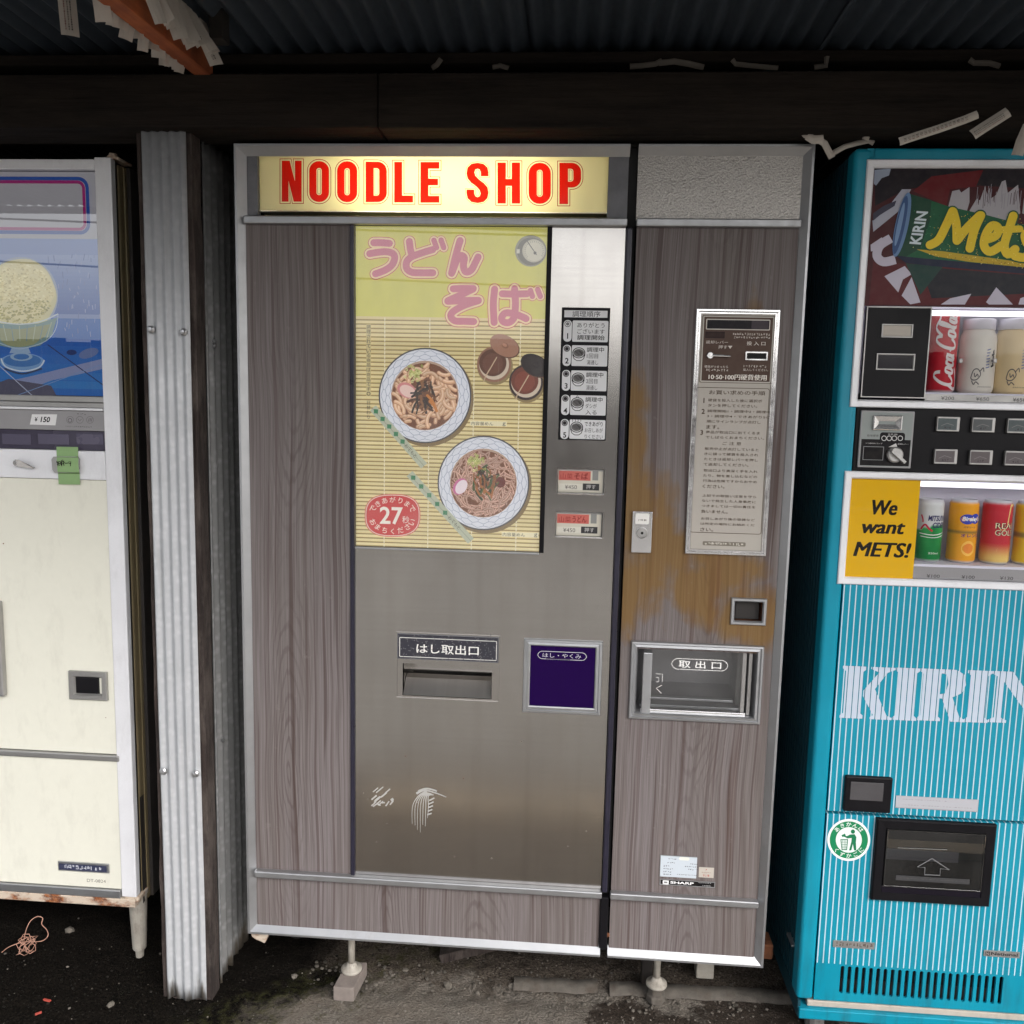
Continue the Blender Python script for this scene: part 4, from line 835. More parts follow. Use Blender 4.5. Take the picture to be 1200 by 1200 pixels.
def lines(x0, y0, ls, dy=6.05, wch=5.35):
    for j, s_ in enumerate(ls): qt(s_, x0, y0+dy*j, x0+wch*len(s_)-.8, y0+dy*j+4.9, TB, .006)
for n_s, y0, ls in (('1', 467, ('硬貨を投入した後に選択ボ', 'タンを押してください。')), ('2', 479.8, ('調理開始1・調理中2・調理中', '3・調理中4・できあがり5の', '順にサインランプが点灯し', 'ます。')), ('3', 504.5, ('商品が取出口に出てくるま', 'でしばらくおまちください。'))):
    q.char(n_s, sl_(832.6, y0+2.3), y0+2.3, 5.6, TB, 0, .02); lines(837.5, y0, ls)
qt('ご 注 意', 858, 517.5, 880, 522, TB)
lines(837.5, 524, ('販売中止が点灯していると', 'きに誤って硬貨を投入され', 'たときは返却レバーを押し', 'て返却してください。')); lines(838, 549.5, ('取出口より奥深く手を入れ', 'たり、物を差し込むなどの', '行為は危険ですからおやめ', 'ください。')); lines(838.5, 579, ('上記での取扱い注意を守ら', 'ないで発生した人身事故に', 'つきましては一切の責任を', '負いません。')); lines(839, 606, ('お召しあがり後の容器など', 'は所定の場所にお納めくだ', 'さい。'))
qrr(843, 634, 893.5, 640.5, 1.5, S(128,122,112)); q.gib(sl_(845,635), 635, sl_(891.5,639.6), 639.6, 12, S(206,200,190), .8)
q.done('coin_panel_print', 'ink_metal', cpn)
lv = P(sl_(836, 416.5), 416.5, PY-.004)
ob('return_lever', M().lathe([(.0075,.002),(.0075,-.004),(.006,-.0055),(.0035,-.0055),(.003,-.007),(0,-.007)], lv, 'Y', 20).tube([lv+Vector((.005,-.005,0)), lv+Vector((.02,-.008,-.0005)), lv+Vector((.0415,-.007,-.001))], [.0032,.0028,.0022], 8), 'chrome', cpn)
cs_ = rc(sl_(877.3, 412), 412, sl_(903.5, 422.5), 422.5, PY-.004)
frame('coin_slot', cs_, [(0,PY-.003), (0,PY-.0065), (.0028,PY-.0065), (.004,PY-.004)], 'chrome', cpn); rbox('coin_slot_hole', (cs_[0]+.0035, cs_[1]-.0035, cs_[2]+.0035, cs_[3]-.0035), PY-.0042, PY-.003, 'black_gap', cpn)
# lock
lk = pbox('lock_plate', (741.5, 599, 763, 648.5), PY-.008, PY+.001, 'chrome', nm, .002)
c = P(752.3, 624.5, PY-.008); ob('lock_cylinder', M().lathe([(.0125,.002),(.0125,-.002),(.0105,-.0028),(.0095,-.0016),(.0062,-.0016),(.006,-.003),(0,-.003)], c, 'Y', 24), 'aluminium_dull', lk); ob('keyhole', M().lathe([(.003,.001),(.003,-.0036),(0,-.0036)], c, 'Y', 10), 'black_gap', lk)
q = Print(PY-.0083); q.rrect(745, 601.5, 760.5, 614.5, 1.5, S(228,226,222)); q.gib(748, 608, 758, 611, 5, S(120,112,104), .5); q.done('lock_sticker', 'ink', lk)
# coin return
frame('return_bezel', rc(857.5, 700.5, 897.5, 733.5, PY-.005), [(0,PY+.001), (0,PY-.004), (.0015,PY-.006), (.006,PY-.006), (.0085,PY-.003), (.0085,PY+.002)], 'aluminium', nm)
rr_ = recess('coin_return_cup', cr2, PY+.0005, PY+.045, 'rust', nm); ob('return_flap', M().box(cr2[0]+.006, cr2[1]-.006, PY+.016, PY+.018, cr2[2]+.004, cr2[3]), 'dark_cabinet', rr_)
# outlet with sliding clear door
oR = rc(740, 751.5, 890.5, 849.5, PY-.008)
frame('outlet_bezel', oR, [(0,PY+.001), (0,PY-.006), (.0015,PY-.0085), (.005,PY-.009), (.0075,PY-.006), (.0125,PY-.007), (.0145,PY-.003), (.0145,PY+.004)], 'aluminium', nm)
rcs = recess('outlet_chamber', ow, PY+.0006, PY+.15, 'grey_panel', nm, .028)
ob('chamber_edge', M().box(ow[1]-.034, ow[1]-.024, PY+.05, PY+.06, ow[2]+.012, ow[3]-.01), 'aluminium_dull', rcs, .001); ob('chamber_edge', M().box(ow[0]+.03, ow[1]-.04, PY+.045, PY+.06, ow[2]+.018, ow[2]+.024), 'aluminium', rcs, .001)
for (a, b, y0) in ((ow[1]-.0175, ow[1]-.0095, .008), (ow[1]-.031, ow[1]-.0215, .012)): ob('door_guide', M().box(a, b, PY+y0, PY+y0+.012, ow[2]+.003, ow[3]-.003), 'aluminium_dull', rcs, .001)
ob('door_track', M().box(ow[0]+.012, ow[1]-.02, PY+.003, PY+.006, ow[2]+.002, ow[2]+.009), 'chrome', rcs, .0008); ob('door_track', M().box(ow[0]+.012, ow[1]-.02, PY+.022, PY+.026, ow[2]+.008, ow[2]+.014), 'aluminium', rcs, .0008)
hd = ob('door_handle', M().box(ow[0]+.014, ow[0]+.034, PY-.004, PY+.012, ow[2]+.0015, ow[3]-.008), 'aluminium', nm, .0015)
gd = ob('outlet_door', M().add([(ow[0]+.034, PY+.006, ow[2]+.008), (ow[1]-.032, PY+.006, ow[2]+.008), (ow[1]-.032, PY+.006, ow[3]-.002), (ow[0]+.034, PY+.006, ow[3]-.002)], [(0,1,2,3)]), 'clear_pane', nm)
q = Print(PY+.0055); q.rrect(787, 771, 853, 787, 8, S(226,224,222), .8); q.text('取 出 口', 795.5, 773.5, 845, 784.5, S(240,238,236), .012); q.stroke([(768.5,789.5), (776.5,790), (776,799.5)], .7, S(220,218,216), False); q.stroke([(768.5,794), (772,794.2), (772,799), (768.5,798.8)], .7, S(220,218,216), False); q.stroke([(775.5,803), (769,806.5), (775,812.5)], .8, S(220,218,216), False); q.done('outlet_print', 'ink', gd)
# maker's plate
npx = rc(774, 1002, 815.6, 1029.5, PY-.001); nmp = rbox('rating_plate', npx, PY-.0012, PY+.001, 'aluminium', nm); q = Print(PY-.0014); q.rect(774.5, 1002.6, 815.8, 1029.4, S(196,204,212)); q.rrect(796, 1004.2, 808, 1008.6, 2, S(226,226,216))
for (x0, y0, s_) in ((783,1005.5,'....'), (782,1010,'....'), (777,1013.6,'...'), (777,1017,'.....'), (777,1020.4,'....'), (777,1023.6,'....'), (808,1011.5,'....'), (802,1014.6,'.......'), (806,1018,'.....'), (793,1024.2,'..........')):
    q.gib(x0, y0, x0+2.4*len(s_), y0+2.2, len(s_), S(70,72,84), .45)
q.done('rating_print', 'ink', nmp)
nb = rbox('maker_badge', rc(773.2, 1029.9, 837.8, 1040.6, PY-.001), PY-.0012, PY+.001, 'aluminium', nm); q = Print(PY-.0014); q.rect(774.4, 1030.8, 836.9, 1039.6, S(16,15,18)); q.rect(776.8, 1031.4, 783.6, 1036.6, S(226,226,226)); q.rect(778.3, 1033, 782, 1035, S(120,120,122)); q.text('SHARP', 785.6, 1032.4, 813, 1037.1, S(240,240,240), .03); q.gib(818, 1033.6, 833, 1035.8, 9, S(170,170,170), .4); q.gib(823, 1037, 833, 1039, 6, S(170,170,170), .4); q.done('badge_lettering', 'ink', nb)
stk = rbox('price_sticker', rc(819.2, 1016.2, 836.2, 1029, PY-.001), PY-.0010, PY+.001, 'paper', nm); q = Print(PY-.0012); q.gib(822, 1021.5, 833, 1023.4, 5, S(150,120,112), .45); q.gib(823.5, 1024.3, 831.6, 1027.4, 4, S(170,86,80), .6); q.stroke([(827,1019.8), (828.2,1018.6)], .8, S(170,86,80), False); q.done('sticker_print', 'ink', stk)
ob('chip', M().lathe([(.006,.001),(.005,-.0006),(0,-.0007)], P(712, 1096, PY), 'Y', 9), 'rust', nm)
q = Print(-.0009+.0); 
q.rect(738, 1120.4, 740.6, 1122.6, S(110,106,102)); q.rect(750.6, 1120.8, 752.8, 1123.2, S(110,106,102)); 
# -- underside: levelling feet, casters, brackets
def level_foot(px, py_disc, Y):
    x = at(px, py_disc, Y)[0]; m = M().tube([(x, Y, .042), (x, Y, ZB+.03)], .0085, 12).lathe([(.0235,.0),(.0255,.002),(.0255,.007),(.023,.009),(.015,.010),(.012,.018),(.009,.022)], (x, Y, .036), 'Z', 24); return x, ob('levelling_foot', m, 'paint_foot', nm, 0, True)
f1x, _ = level_foot(412, 1125, .052); f2x, _ = level_foot(770, 1135, .075)
m = M().lathe([(.0,-.014),(.036,-.014),(.042,-.010),(.042,.010),(.036,.014),(0,.014)], (at(347, 1100, .16)[0], .17, .078), 'Y', 28); cw = ob('caster_wheel', m, 'rubber', nm, 0, True); ob('caster_rim', M().lathe([(.030,.0),(.028,-.005),(.010,-.004),(0,-.004)], (at(347, 1100, .16)[0], .155, .078), 'Y', 24), 'paint_foot', cw); ob('caster_fork', M().box(at(347,1100,.16)[0]-.012, at(347,1100,.16)[0]+.012, .15, .153, .07, ZB+.02), 'aluminium_dull', cw)
ob('corner_bracket', M().add([(.002,.012,ZB-.002),(.05,.012,ZB-.002),(.036,.014,ZB-.034),(.03,.014,ZB-.03),(.014,.016,ZB-.026),(.004,.014,ZB-.018),(.002,.05,ZB-.002),(.05,.05,ZB-.002),(.036,.05,ZB-.034),(.03,.05,ZB-.03),(.014,.05,ZB-.026),(.004,.05,ZB-.018)], [(0,5,4,3,2,1),(6,7,8,9,10,11),(1,2,8,7),(2,3,9,8),(3,4,10,9),(4,5,11,10),(5,0,6,11)]), 'rusty_rail', nm, .003)
bx = at(880, 1145, .09)[0]; ob('corner_bracket', M().box(bx-.02, bx+.045, .075, .13, ZB-.028, ZB+.01), 'rust', nm, .003)
lx = at(829, 1140, .13)[0]; ob('support_leg', M().box(lx-.022, lx+.022, .16, .2, 0, ZB+.02), 'paint_foot', nm, .003)
ob('support_leg', M().box(f2x-.032, f2x-.005, .12, .15, 0, ZB+.02), 'dark_cabinet', nm, .002)
tag(ob('foot_brick', M().add([(f1x-.028,-.013,0),(f1x+.022,-.013,0),(f1x+.031,.085,0),(f1x-.019,.085,0),(f1x-.028,-.013,.036),(f1x+.022,-.013,.036),(f1x+.031,.085,.036),(f1x-.019,.085,.036)], [(0,3,2,1),(4,5,6,7),(0,1,5,4),(1,2,6,5),(2,3,7,6),(3,0,4,7)]), 'brick_grey', None, .002), 'grey brick packed under the levelling foot beside the mossy soil', 'brick')
tag(ob('foot_block', M().lathe([(.024,-.004),(.0235,.012),(.020,.016),(.019,.037)], (f2x, .075, 0), 'Z', 6), 'concrete', None, .003), 'pale block under the levelling foot by the wet stain', 'block')
for xx in (.12, W-.12): ob('rear_leg', M().tube([(xx, .65, -.005), (xx, .65, ZB+.02)], .02, 12), 'paint_foot', nm)
# hinges on top of the cabinet
for px in (281,): 
    h = P(px, 158, .03); ob('hinge', M().lathe([(.011,-.012),(.011,-.004),(.013,-.004),(.013,.002),(.008,.002),(.008,.012)], h, 'Z', 14).box(h.x-.004, h.x+.075, h.y-.006, h.y+.03, h.z-.012, h.z-.006), 'rusty_rail', nm)
h = Vector((W-.03, .04, ZT+.018)); ob('hinge', M().lathe([(.011,-.012),(.011,.0),(.008,.0),(.008,.012)], h, 'Z', 14).box(h.x-.1, h.x+.004, h.y-.006, h.y+.03, h.z-.012, h.z-.006), 'rust', nm)
# ================================================================== cream ice-cream vending machine
im = thing('ice_cream_vending_machine', 'cream painted ice cream vending machine with sundae poster and green tape', 'vending machine', (-.66, .4, 0))
YL = .06
XL1 = at(146.3, 660, YL)[0]; XLi = at(127.8, 660, YL)[0]; XLg = at(113, 330, YL)[0]; XL0 = XL1-.80
zl = lambda y, px=60: at(px, y, YL)[1]
ZLT = at(126, 184, YL)[1]; ZLB = at(160, 1052, YL)[1]
ob('cabinet', M().box(XL0+.01, XL1-.010, YL+.064, .72, ZLB-.006, ZLT-.006), 'dark_cabinet', im, .004)
ob('door_edge', M().box(XL1-.012, XL1-.003, YL+.018, YL+.05, ZLB, ZLT-.004), 'black_plastic', im)  # black colour stands for the shaded aluminium return of the door
ss0, ss1, ss2 = at(141.5, 530, YL+.03)[0], at(149.5, 530, YL+.03)[0], at(163, 530, YL+.06)[0]
ob('seal_strip', M().box(ss0, ss1, YL+.030, YL+.075, ZLB-.004, ZLT-.006), 'olive_strip', im, .006, False, 3); ob('side_edge', M().box(ss1+.0005, ss1+.004, YL+.05, YL+.08, ZLB-.03, ZLT-.008), 'olive_strip', im, .001); ob('side_panel', M().box(ss1+.003, ss2, YL+.06, .72, ZLB-.03, ZLT-.008), 'dark_cabinet', im, .002)
ob('door_stile', M().box(XLi, XL1, YL, YL+.02, ZLB, ZLT), 'white_trim', im, .0025)
ob('door_core', M().box(XL0, XLi+.002, YL+.024, YL+.06, ZLB, ZLT-.004), 'dark_cabinet', im)
def lbar(name, ya, yb, dy, mat, bev=.002, x1=None, px=60): return ob(name, M().box(XL0, (x1 if x1 is not None else XLi)-.0006, YL+dy, YL+.026, zl(yb, px), zl(ya, px)), mat, im, bev)
lbar('head_rail', 186, 198, .002, 'white_trim'); 
lbar('lower_glass_rail', 463.5, 471, .006, 'aluminium_dull'); lbar('lower_glass_rail', 471.3, 477, .002, 'aluminium_dull', .001); lbar('price_rail', 477.3, 480.3, -.003, 'white_trim', .001)
pp = lbar('price_panel', 480.6, 504, .004, 'grey_panel', .001); bp_ = lbar('button_strip', 504.4, 527, .008, 'strip_purple', .001)
for (a, b) in ((-40,-2), (2,36.5), (44,81), (89,121)):
    R = rc(a, 508, b, 521.5, YL+.006); rbox('flavour_button', R, YL+.006, YL+.01, 'flavour_purple', bp_, .001)
lv_ = lbar('lever_panel', 527.4, 561, .0, 'white_trim', .0015); 
up = ob('upper_panel', M().box(XL0, XLi-.0006, YL+.004, YL+.026, zl(881), zl(561.6)), 'cream_paint', im, .0015); lbar('panel_trim', 881.4, 888.4, -.003, 'aluminium_dull', .003, XLi+.008)
lo = ob('lower_panel', M().box(XL0, XLi-.0006, YL+.004, YL+.026, zl(1038), zl(888.8)), 'cream_paint', im, .0015); lbar('kick_trim', 1038.4, 1047.5, -.002, 'aluminium', .002, XLi-.002)
ob('base_rail', M().box(XL0, XL1-.004, YL-.001, YL+.05, zl(1056.5)-.002, zl(1048)), 'rusty_rail', im, .002)
ob('base_corner', M().box(XLi+.004, XL1+.003, YL+.004, YL+.07, ZLB-.016, ZLB-.0005), 'rusty_rail', im, .004)
ob('corner_skirt', M().add([(XL1+.0005,YL+.03,ZLB-.034),(XL1+.0005,YL+.14,ZLB-.01),(XL1+.0005,YL+.14,ZLB+.25),(XL1+.0005,YL+.03,ZLB+.25)], [(0,1,2,3)]), 'dark_cabinet', im)
lgx = at(163, 1090, YL+.045)[0]
for (x_, y_) in ((lgx, YL+.045), (lgx-.66, YL+.045), (lgx, .66), (lgx-.66, .66)): ob('leg', M().lathe([(.010,-.004),(.011,.018),(.0155,.018),(.017,.022),(.023,ZLB-.016),(.026,ZLB-.014),(.026,ZLB-.002)], (x_, y_, 0), 'Z', 20), 'paint_foot', im, 0, False)
ob('leg_plate', M().box(lgx-.05, lgx+.02, YL+.025, YL+.065, ZLB-.014, ZLB-.006), 'paint_foot', im, .002)
# poster behind glass
YI = YL+.018
q = Print(YI, 4e-6); xr = XLg+.004; zt, zm, zb_ = zl(199), zl(278), zl(463)
q.xz(rect_pts((XL0, XLi, zm, zt)), S(168,166,172)); 
# the photograph on the poster: blue room, table, sundae glass
q.xz(rect_pts((XL0, XLi, zl(372), zm)), S(124,142,190)); q.xz(rect_pts((XL0, XLi, zb_, zl(372))), S(44,104,182))
for i in range(14): q.k = 4; q.xz(rect_pts((XL0, XLi, zl(302+i*5), zl(297+i*5))), S(140-i*5, 156-i*4, 198-i*2))
for i in range(70):  # wisps painted on the print for reflections in the glass
    u, v = 55+rnd.random()*70, 296+rnd.random()*95; q.stroke([(u, v), (u+rnd.uniform(-1.5, 1.5), v+rnd.uniform(3, 8))], rnd.uniform(.5, 1.3), S(*rnd.choice(((112,128,178),(146,158,198),(100,116,170),(136,148,192)))), False)
for i in range(6): q.xz(rect_pts((XL0, XLi, zl(405+i*10), zl(396+i*10))), S(34+i*4, 92+i*6, 176+i*3))
q.poly([(-60,462),(40,440),(122,420),(122,432),(60,446),(0,470)], S(136,146,186)); q.poly([(-60,470),(10,444),(60,452),(66,463),(-60,480)], S(84,84,104)); q.stroke([(-10,420),(45,470)], 1.0, S(176,184,206), False); q.stroke([(56,404),(122,452)], 1.2, S(40,52,96), False); q.stroke([(-20,478),(122,426)], .8, S(120,150,196), False)
q.ell(104, 414, 12, 5.5, S(100,118,166), 24, None, -.3); q.ell(84, 413, 6, 3.2, S(30,54,110), 18)
cx = 24
def dome(rx, ry, cy, col, n=44, wob=0.0, sd=1): q.poly([(cx+rx*(1+wob*math.sin(7*a+sd))*math.cos(a), cy+ry*(1+wob*math.sin(5*a+sd))*math.sin(a)) for a in (2*math.pi*i/n for i in range(n))], col)
dome(44, 46, 347, S(158,168,190)); dome(42, 44, 347, S(214,206,160), wob=.02); dome(40, 34, 340, S(224,214,168), wob=.03)
for i in range(620):
    a = rnd.uniform(0, 6.28); d = 38*math.sqrt(rnd.random()); u, v = cx+d*math.cos(a), 345+d*.95*math.sin(a); q.ell(u, v, rnd.uniform(.8, 2.4), rnd.uniform(.5, 1.3), S(*rnd.choice(((238,230,192),(216,204,152),(206,194,140),(230,222,180),(196,184,132)) if v < 352 else ((188,178,112),(172,162,98),(200,190,126),(154,148,92)))), 8, None, rnd.uniform(-.6, .6))
q.poly([(-20,372),(-14,392),(0,405),(24,410),(48,405),(62,392),(68,372),(46,379),(24,381),(2,379)], S(120,150,150)); q.poly([(-10,384),(-4,396),(10,405),(24,407),(40,404),(54,394),(60,380),(24,386)], S(150,156,118))
for i in range(9): q.stroke([(-14+i*9.4, 378+4*math.sin(i*.4)), (-6+i*7.6, 400)], 1.0, S(*((110,140,150) if i % 2 else (176,186,160))), False)
q.stroke([(-20,370),(0,377),(24,380),(48,377),(69,368)], 1.4, S(206,214,220), False, 6); q.stroke([(69,368),(66,386),(54,400),(30,408),(18,408),(-6,400)], 1.0, S(176,196,214), False, 6)
q.poly([(15,407),(34,407),(37,414),(12,414)], S(150,176,206)); q.ell(27, 424, 26, 10, S(120,160,206), 36); q.ell(27, 422.5, 22, 7.5, S(66,118,182), 36); q.ell(26, 418, 13, 5, S(150,178,206), 24, .7)
q.stroke([(2,420),(8,430),(27,435),(46,431),(53,422)], 1.7, S(206,220,234), False, 6); q.stroke([(6,432),(27,438),(50,432)], 2.2, S(56,70,100), False, 6)
# header border, blue outside and magenta inside
def hb(x1, y0, y1, r, w, col):
    R_ = (XL0+.03, at(x1, 236, YI)[0], zl(y1), zl(y0)); o = rr_pts(R_, r); k = w*.0019; q.xz(o, col, [rr_pts((R_[0]+k, R_[1]-k, R_[2]+k, R_[3]-k), r-k)])
hb(105.5, 205, 273, .024, 4.2, S(30,72,150)); hb(101.0, 209.4, 268.6, .017, 3.6, S(150,22,104))
ps_ = q.done('sundae_poster', 'ink_display', im)
ob('poster_glass', M().add([(XL0, YL+.0125, zb_), (XLi, YL+.0125, zb_), (XLi, YL+.0125, zt), (XL0, YL+.0125, zt)], [(0,1,2,3)]), 'ice_pane', im)
# price and icons
q = Print(YL+.0036); q.poly([(37.5,485.5),(67,485.5),(65,498.5),(35,497.5)], S(226,225,226)); q.text('¥', 40.5, 488.8, 44.5, 494, S(40,38,44), .02, .2); q.text('150', 47, 488.2, 59, 495, S(30,28,34), .03, .25)
for i, cx_ in enumerate((82, 93.5, 105.5)): q.ell(cx_, 492, 4.3, 4.3, S(116,112,116), 24, .88); 
q.ell(82, 492.6, 2.6, 2.6, S(96,92,98), 14, .7); q.stroke([(91.5,491),(93.5,493.5),(95.5,491)], .6, S(104,100,104), False)
for j in range(3): q.stroke([(103.6+j*1.7,494), (104.6+j*1.7,490)], .6, S(96,92,98), False)
q.gib(90, 484.3, 101, 486.2, 4, S(90,86,90), .45); q.gib(76, 499, 108, 501, 13, S(110,106,110), .4); q.done('price_print', 'ink', pp)
# coin lever and taped coin slot
lvx = P(20.5, 542.3, YL-.002)
ob('coin_lever', M().lathe([(.0075,.003),(.0075,-.006),(.0055,-.009),(0,-.009)], lvx, 'Y', 18).add([(lvx.x-.002, lvx.y-.007, lvx.z+.008), (lvx.x+.012, lvx.y-.013, lvx.z+.0085), (lvx.x+.046, lvx.y-.011, lvx.z-.008), (lvx.x+.046, lvx.y-.011, lvx.z-.0115), (lvx.x+.004, lvx.y-.009, lvx.z-.008), (lvx.x-.002, lvx.y+.001, lvx.z+.008), (lvx.x+.046, lvx.y-.004, lvx.z-.009), (lvx.x+.004, lvx.y+.001, lvx.z-.008)], [(0,1,2,3,4), (0,5,6,2,1), (4,3,6,7)]), 'chrome', lv_)
slot = ob('coin_slot', M().add([(v[0], YL-.010 if k else YL+.001, v[1]) for k in (0,1) for v in [at(*p, YL) for p in ((65,550),(67.5,553),(91,553),(94,549),(94,538),(92,535.5),(66,535.5),(64,538.5))]], [tuple(range(15,7,-1))]+[(i, (i+1)%8, 8+(i+1)%8, 8+i) for i in range(8)]), 'aluminium_dull', im, .0015)
tz = [(66,523.5,-.0),(66.2,527,-.0),(66.3,534.6,-.0015),(66.5,536,-.0122),(66.8,544,-.0118),(67.4,553,-.0122),(68,555,-.0018),(68.4,562,-.0012),(68.8,567.5,-.0)]
m = M(); vs = []
for (x0, y0, dy) in tz:
    for k in range(4): u, v = x0+k*8.4+rnd.uniform(-.15, .15), y0+.15*k; a = at(u, v, YL+dy-.001); vs.append((a[0], YL+dy-.001, a[1]))
m.add(vs, [(4*i+j, 4*i+4+j, 4*i+5+j, 4*i+1+j) for i in range(len(tz)-1) for j in range(3)]); tp = ob('masking_tape', m, 'green_tape', None); tp.modifiers.new('t', 'SOLIDIFY').thickness = .0003
tag(tp, 'green masking tape with black handwriting stuck over the coin slot', 'tape')
q = Print(YL-.0136)
for s_ in ([(66.5,540.5),(68,546)], [(66.5,542),(70,541)], [(68,541),(69.5,545.5)], [(67,544),(70.5,543)], [(71,541),(71.5,545)], [(72,539.5),(72.4,546)], [(71.5,542),(75,540.5)], [(73.5,539),(75,545.5)], [(72.5,544),(76,542)], [(76.5,543),(80,542.6)], [(80.5,541.5),(83,541),(82.5,546)], [(81,543.4),(83,543)]): q.stroke(s_, .9, S(24,26,24), True)
q.done('tape_handwriting', 'ink', tp)
# coin return, handle, badge
frame('return_bezel', rc(79.5, 786.5, 125.5, 821.5, YL-.004), [(0,YL+.006), (0,YL-.003), (.002,YL-.005), (.011,YL-.005), (.015,YL+.001), (.015,YL+.004)], 'aluminium_dull', im)
R = rc(87, 792, 117, 816, YL+.003); rb = rbox('return_cup', R, YL+.0025, YL+.0045, 'black_gap', im); rbox('return_flap', (R[0]+.006, R[1]-.004, R[2]+.006, R[3]-.004), YL+.001, YL+.004, 'black_plastic', rb, .001)
pbox('door_handle', (-30, 704, 4.5, 817), YL-.012, YL+.004, 'aluminium_dull', im, .004)
bdg = rbox('maker_badge', rc(67.5, 1009.5, 127.5, 1024, YL), YL+.001, YL+.006, 'aluminium', im, .0008); q = Print(YL+.0007); q.rect(69, 1011.5, 125.2, 1022.4, S(52,56,80)); q.gib(75, 1013.2, 119, 1020.4, 10, S(200,202,212), 1.0); q.done('badge_lettering', 'ink', bdg)
q = Print(YL+.0036); q.text('DT-0824', 101.8, 1029.8, 124, 1034.8, S(110,106,98)); q.done('serial_number', 'ink', lo)
ob('chip', M().lathe([(.002,.001),(.0015,-.0005),(0,-.0006)], P(4, 637, YL+.004), 'Y', 8), 'rust', up); ob('chip', M().lathe([(.0014,.001),(.001,-.0005),(0,-.0006)], P(124, 841, YL+.004), 'Y', 8), 'rust', up)
ob('hinge', M().lathe([(.013,-.004),(.013,.004),(.009,.004),(.009,.010)], (XL1-.005, YL+.02, ZLT+.002), 'Z', 14).box(XL1-.012, XL1+.012, YL+.015, YL+.07, ZLT-.002, ZLT+.003), 'rusty_rail', im)
# ================================================================== teal drink vending machine
dm = thing('drink_vending_machine', 'bright teal drink vending machine with white stripes and two can displays', 'vending machine', (1.8, .35, 0))
XT0 = at(963, 740, YT)[0]; XT1 = XT0+1.02; XS = at(969.5, 940, YT)[0]
ZTT = at(1000, 173, YT)[1]; ZTB = at(945, 1172, YT)[1]
tz_ = lambda px, py: at(px, py, YT)[1]
ob('cabinet', M().box(XT0+.010, XT1-.01, YT+.125, .72, ZTB-.002, ZTT-.002), 'dark_cabinet', dm, .004)
m = M(); yy = YT+.02                                            # ribbed side
while yy < .70: m.box(XT0+.004, XT0+.012, yy, yy+.011, ZTB+.002, ZTT-.004); yy += .02
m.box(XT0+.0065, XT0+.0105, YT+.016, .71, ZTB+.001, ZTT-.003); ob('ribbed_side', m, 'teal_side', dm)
U = rc(1015.8, 187.2, 1000, 476.8, YT); UX0 = U[0]; UZ1, UZ0 = U[3], tz_(998.3, 476.8); UR = (UX0, XT1-.035, UZ0, UZ1)
LZ1, LZ0 = tz_(993, 551.8), tz_(985, 684); LRr = (UX0, XT1-.035, LZ0, LZ1)
ob('door_stile', M().box(XT0, XS, YT, YT+.05, ZTB, ZTT), 'teal_paint', dm, .009, False, 4)
ob('door_stile', M().box(XS+.001, UX0+.001, YT+.002, YT+.05, LZ0+.001, ZTT-.001), 'teal_paint', dm)
ob('door_head', M().box(XS+.001, XT1, YT+.0015, YT+.05, UZ1-.001, ZTT), 'teal_paint', dm, .004)
ob('door_stile', M().box(XT1-.036, XT1, YT+.001, YT+.05, ZTB, UZ1-.001), 'teal_paint', dm, .006)
fpr = [(0,YT+.004), (0,YT-.003), (.002,YT-.005), (.012,YT-.005), (.0155,YT-.001), (.0155,YT+.006)]
frame('display_frame', UR, fpr, 'white_trim', dm); frame('display_frame', LRr, fpr, 'white_trim', dm)
Ui = (UR[0]+.0155, UR[1]-.0155, UR[2]+.0155, UR[3]-.0155); Li = (LRr[0]+.0155, LRr[1]-.0155, LRr[2]+.0155, LRr[3]-.0155)
zsp = tz_(1015.7, 358)
DP = .115
recess('display_case', (Ui[0], Ui[1], Ui[2], zsp), YT+.0065, YT+DP, 'lavender_back', dm); recess('display_case', Li, YT+.0065, YT+DP, 'lavender_back', dm)
for R_ in ((Ui[0], Ui[1], Ui[2], zsp), Li): ob('display_tube', M().tube([(R_[0]+.03, YT+.03, R_[3]-.010), (R_[1]-.03, YT+.03, R_[3]-.010)], .006, 10), 'case_tube_glow', dm, 0, True)
# -- header artwork
q = Print(YT+.006, 6e-6); YA = YT+.006; zz5 = lambda pts: [(940+.21667*a, 120+.21667*b) for a, b in pts]
q.xz(rect_pts((Ui[0], Ui[1], zsp, Ui[3])), S(66,12,20)); WB = S(196,190,206); 
pz = lambda pts, c: q.poly(zz5(pts), c)
pz([(390,355),(1300,355),(1300,470),(780,440),(560,470),(395,560)], S(22,14,24)); pz([(600,480),(700,400),(980,365),(940,455),(800,470),(780,560)], S(96,12,20)); pz([(385,860),(640,880),(1300,930),(1300,1095),(360,1095)], S(84,12,22)); pz([(640,880),(780,900),(1300,940),(1300,1030),(700,1060)], S(20,22,34))
pz([(392,365),(480,358),(470,395),(430,410),(400,450),(388,440)], S(150,160,178)); pz([(380,640),(470,560),(540,470),(590,470),(560,520),(520,590),(385,700)], S(170,172,186)); pz([(384,600),(440,560),(510,530),(500,560),(420,610),(384,640)], S(60,60,78))
q.stroke(zz5([(480,735),(420,775),(405,830),(440,862),(505,850)]), 10.5, WB, False, 5); pz([(370,770),(430,730),(450,760),(400,800),(372,806)], WB)
pz([(445,940),(555,885),(592,930),(545,958),(520,1028)], WB); pz([(538,1045),(592,945),(640,1082),(585,1092)], WB); pz([(560,870),(660,880),(760,890),(640,1040)], S(18,58,52)); pz([(750,1093),(800,1060),(915,1035),(880,1093)], WB); pz([(995,1080),(1050,1000),(1140,1093),(1010,1093)], WB); pz([(1180,1060),(1260,1030),(1290,1093),(1170,1093)], WB)
GW = S(176,172,178)
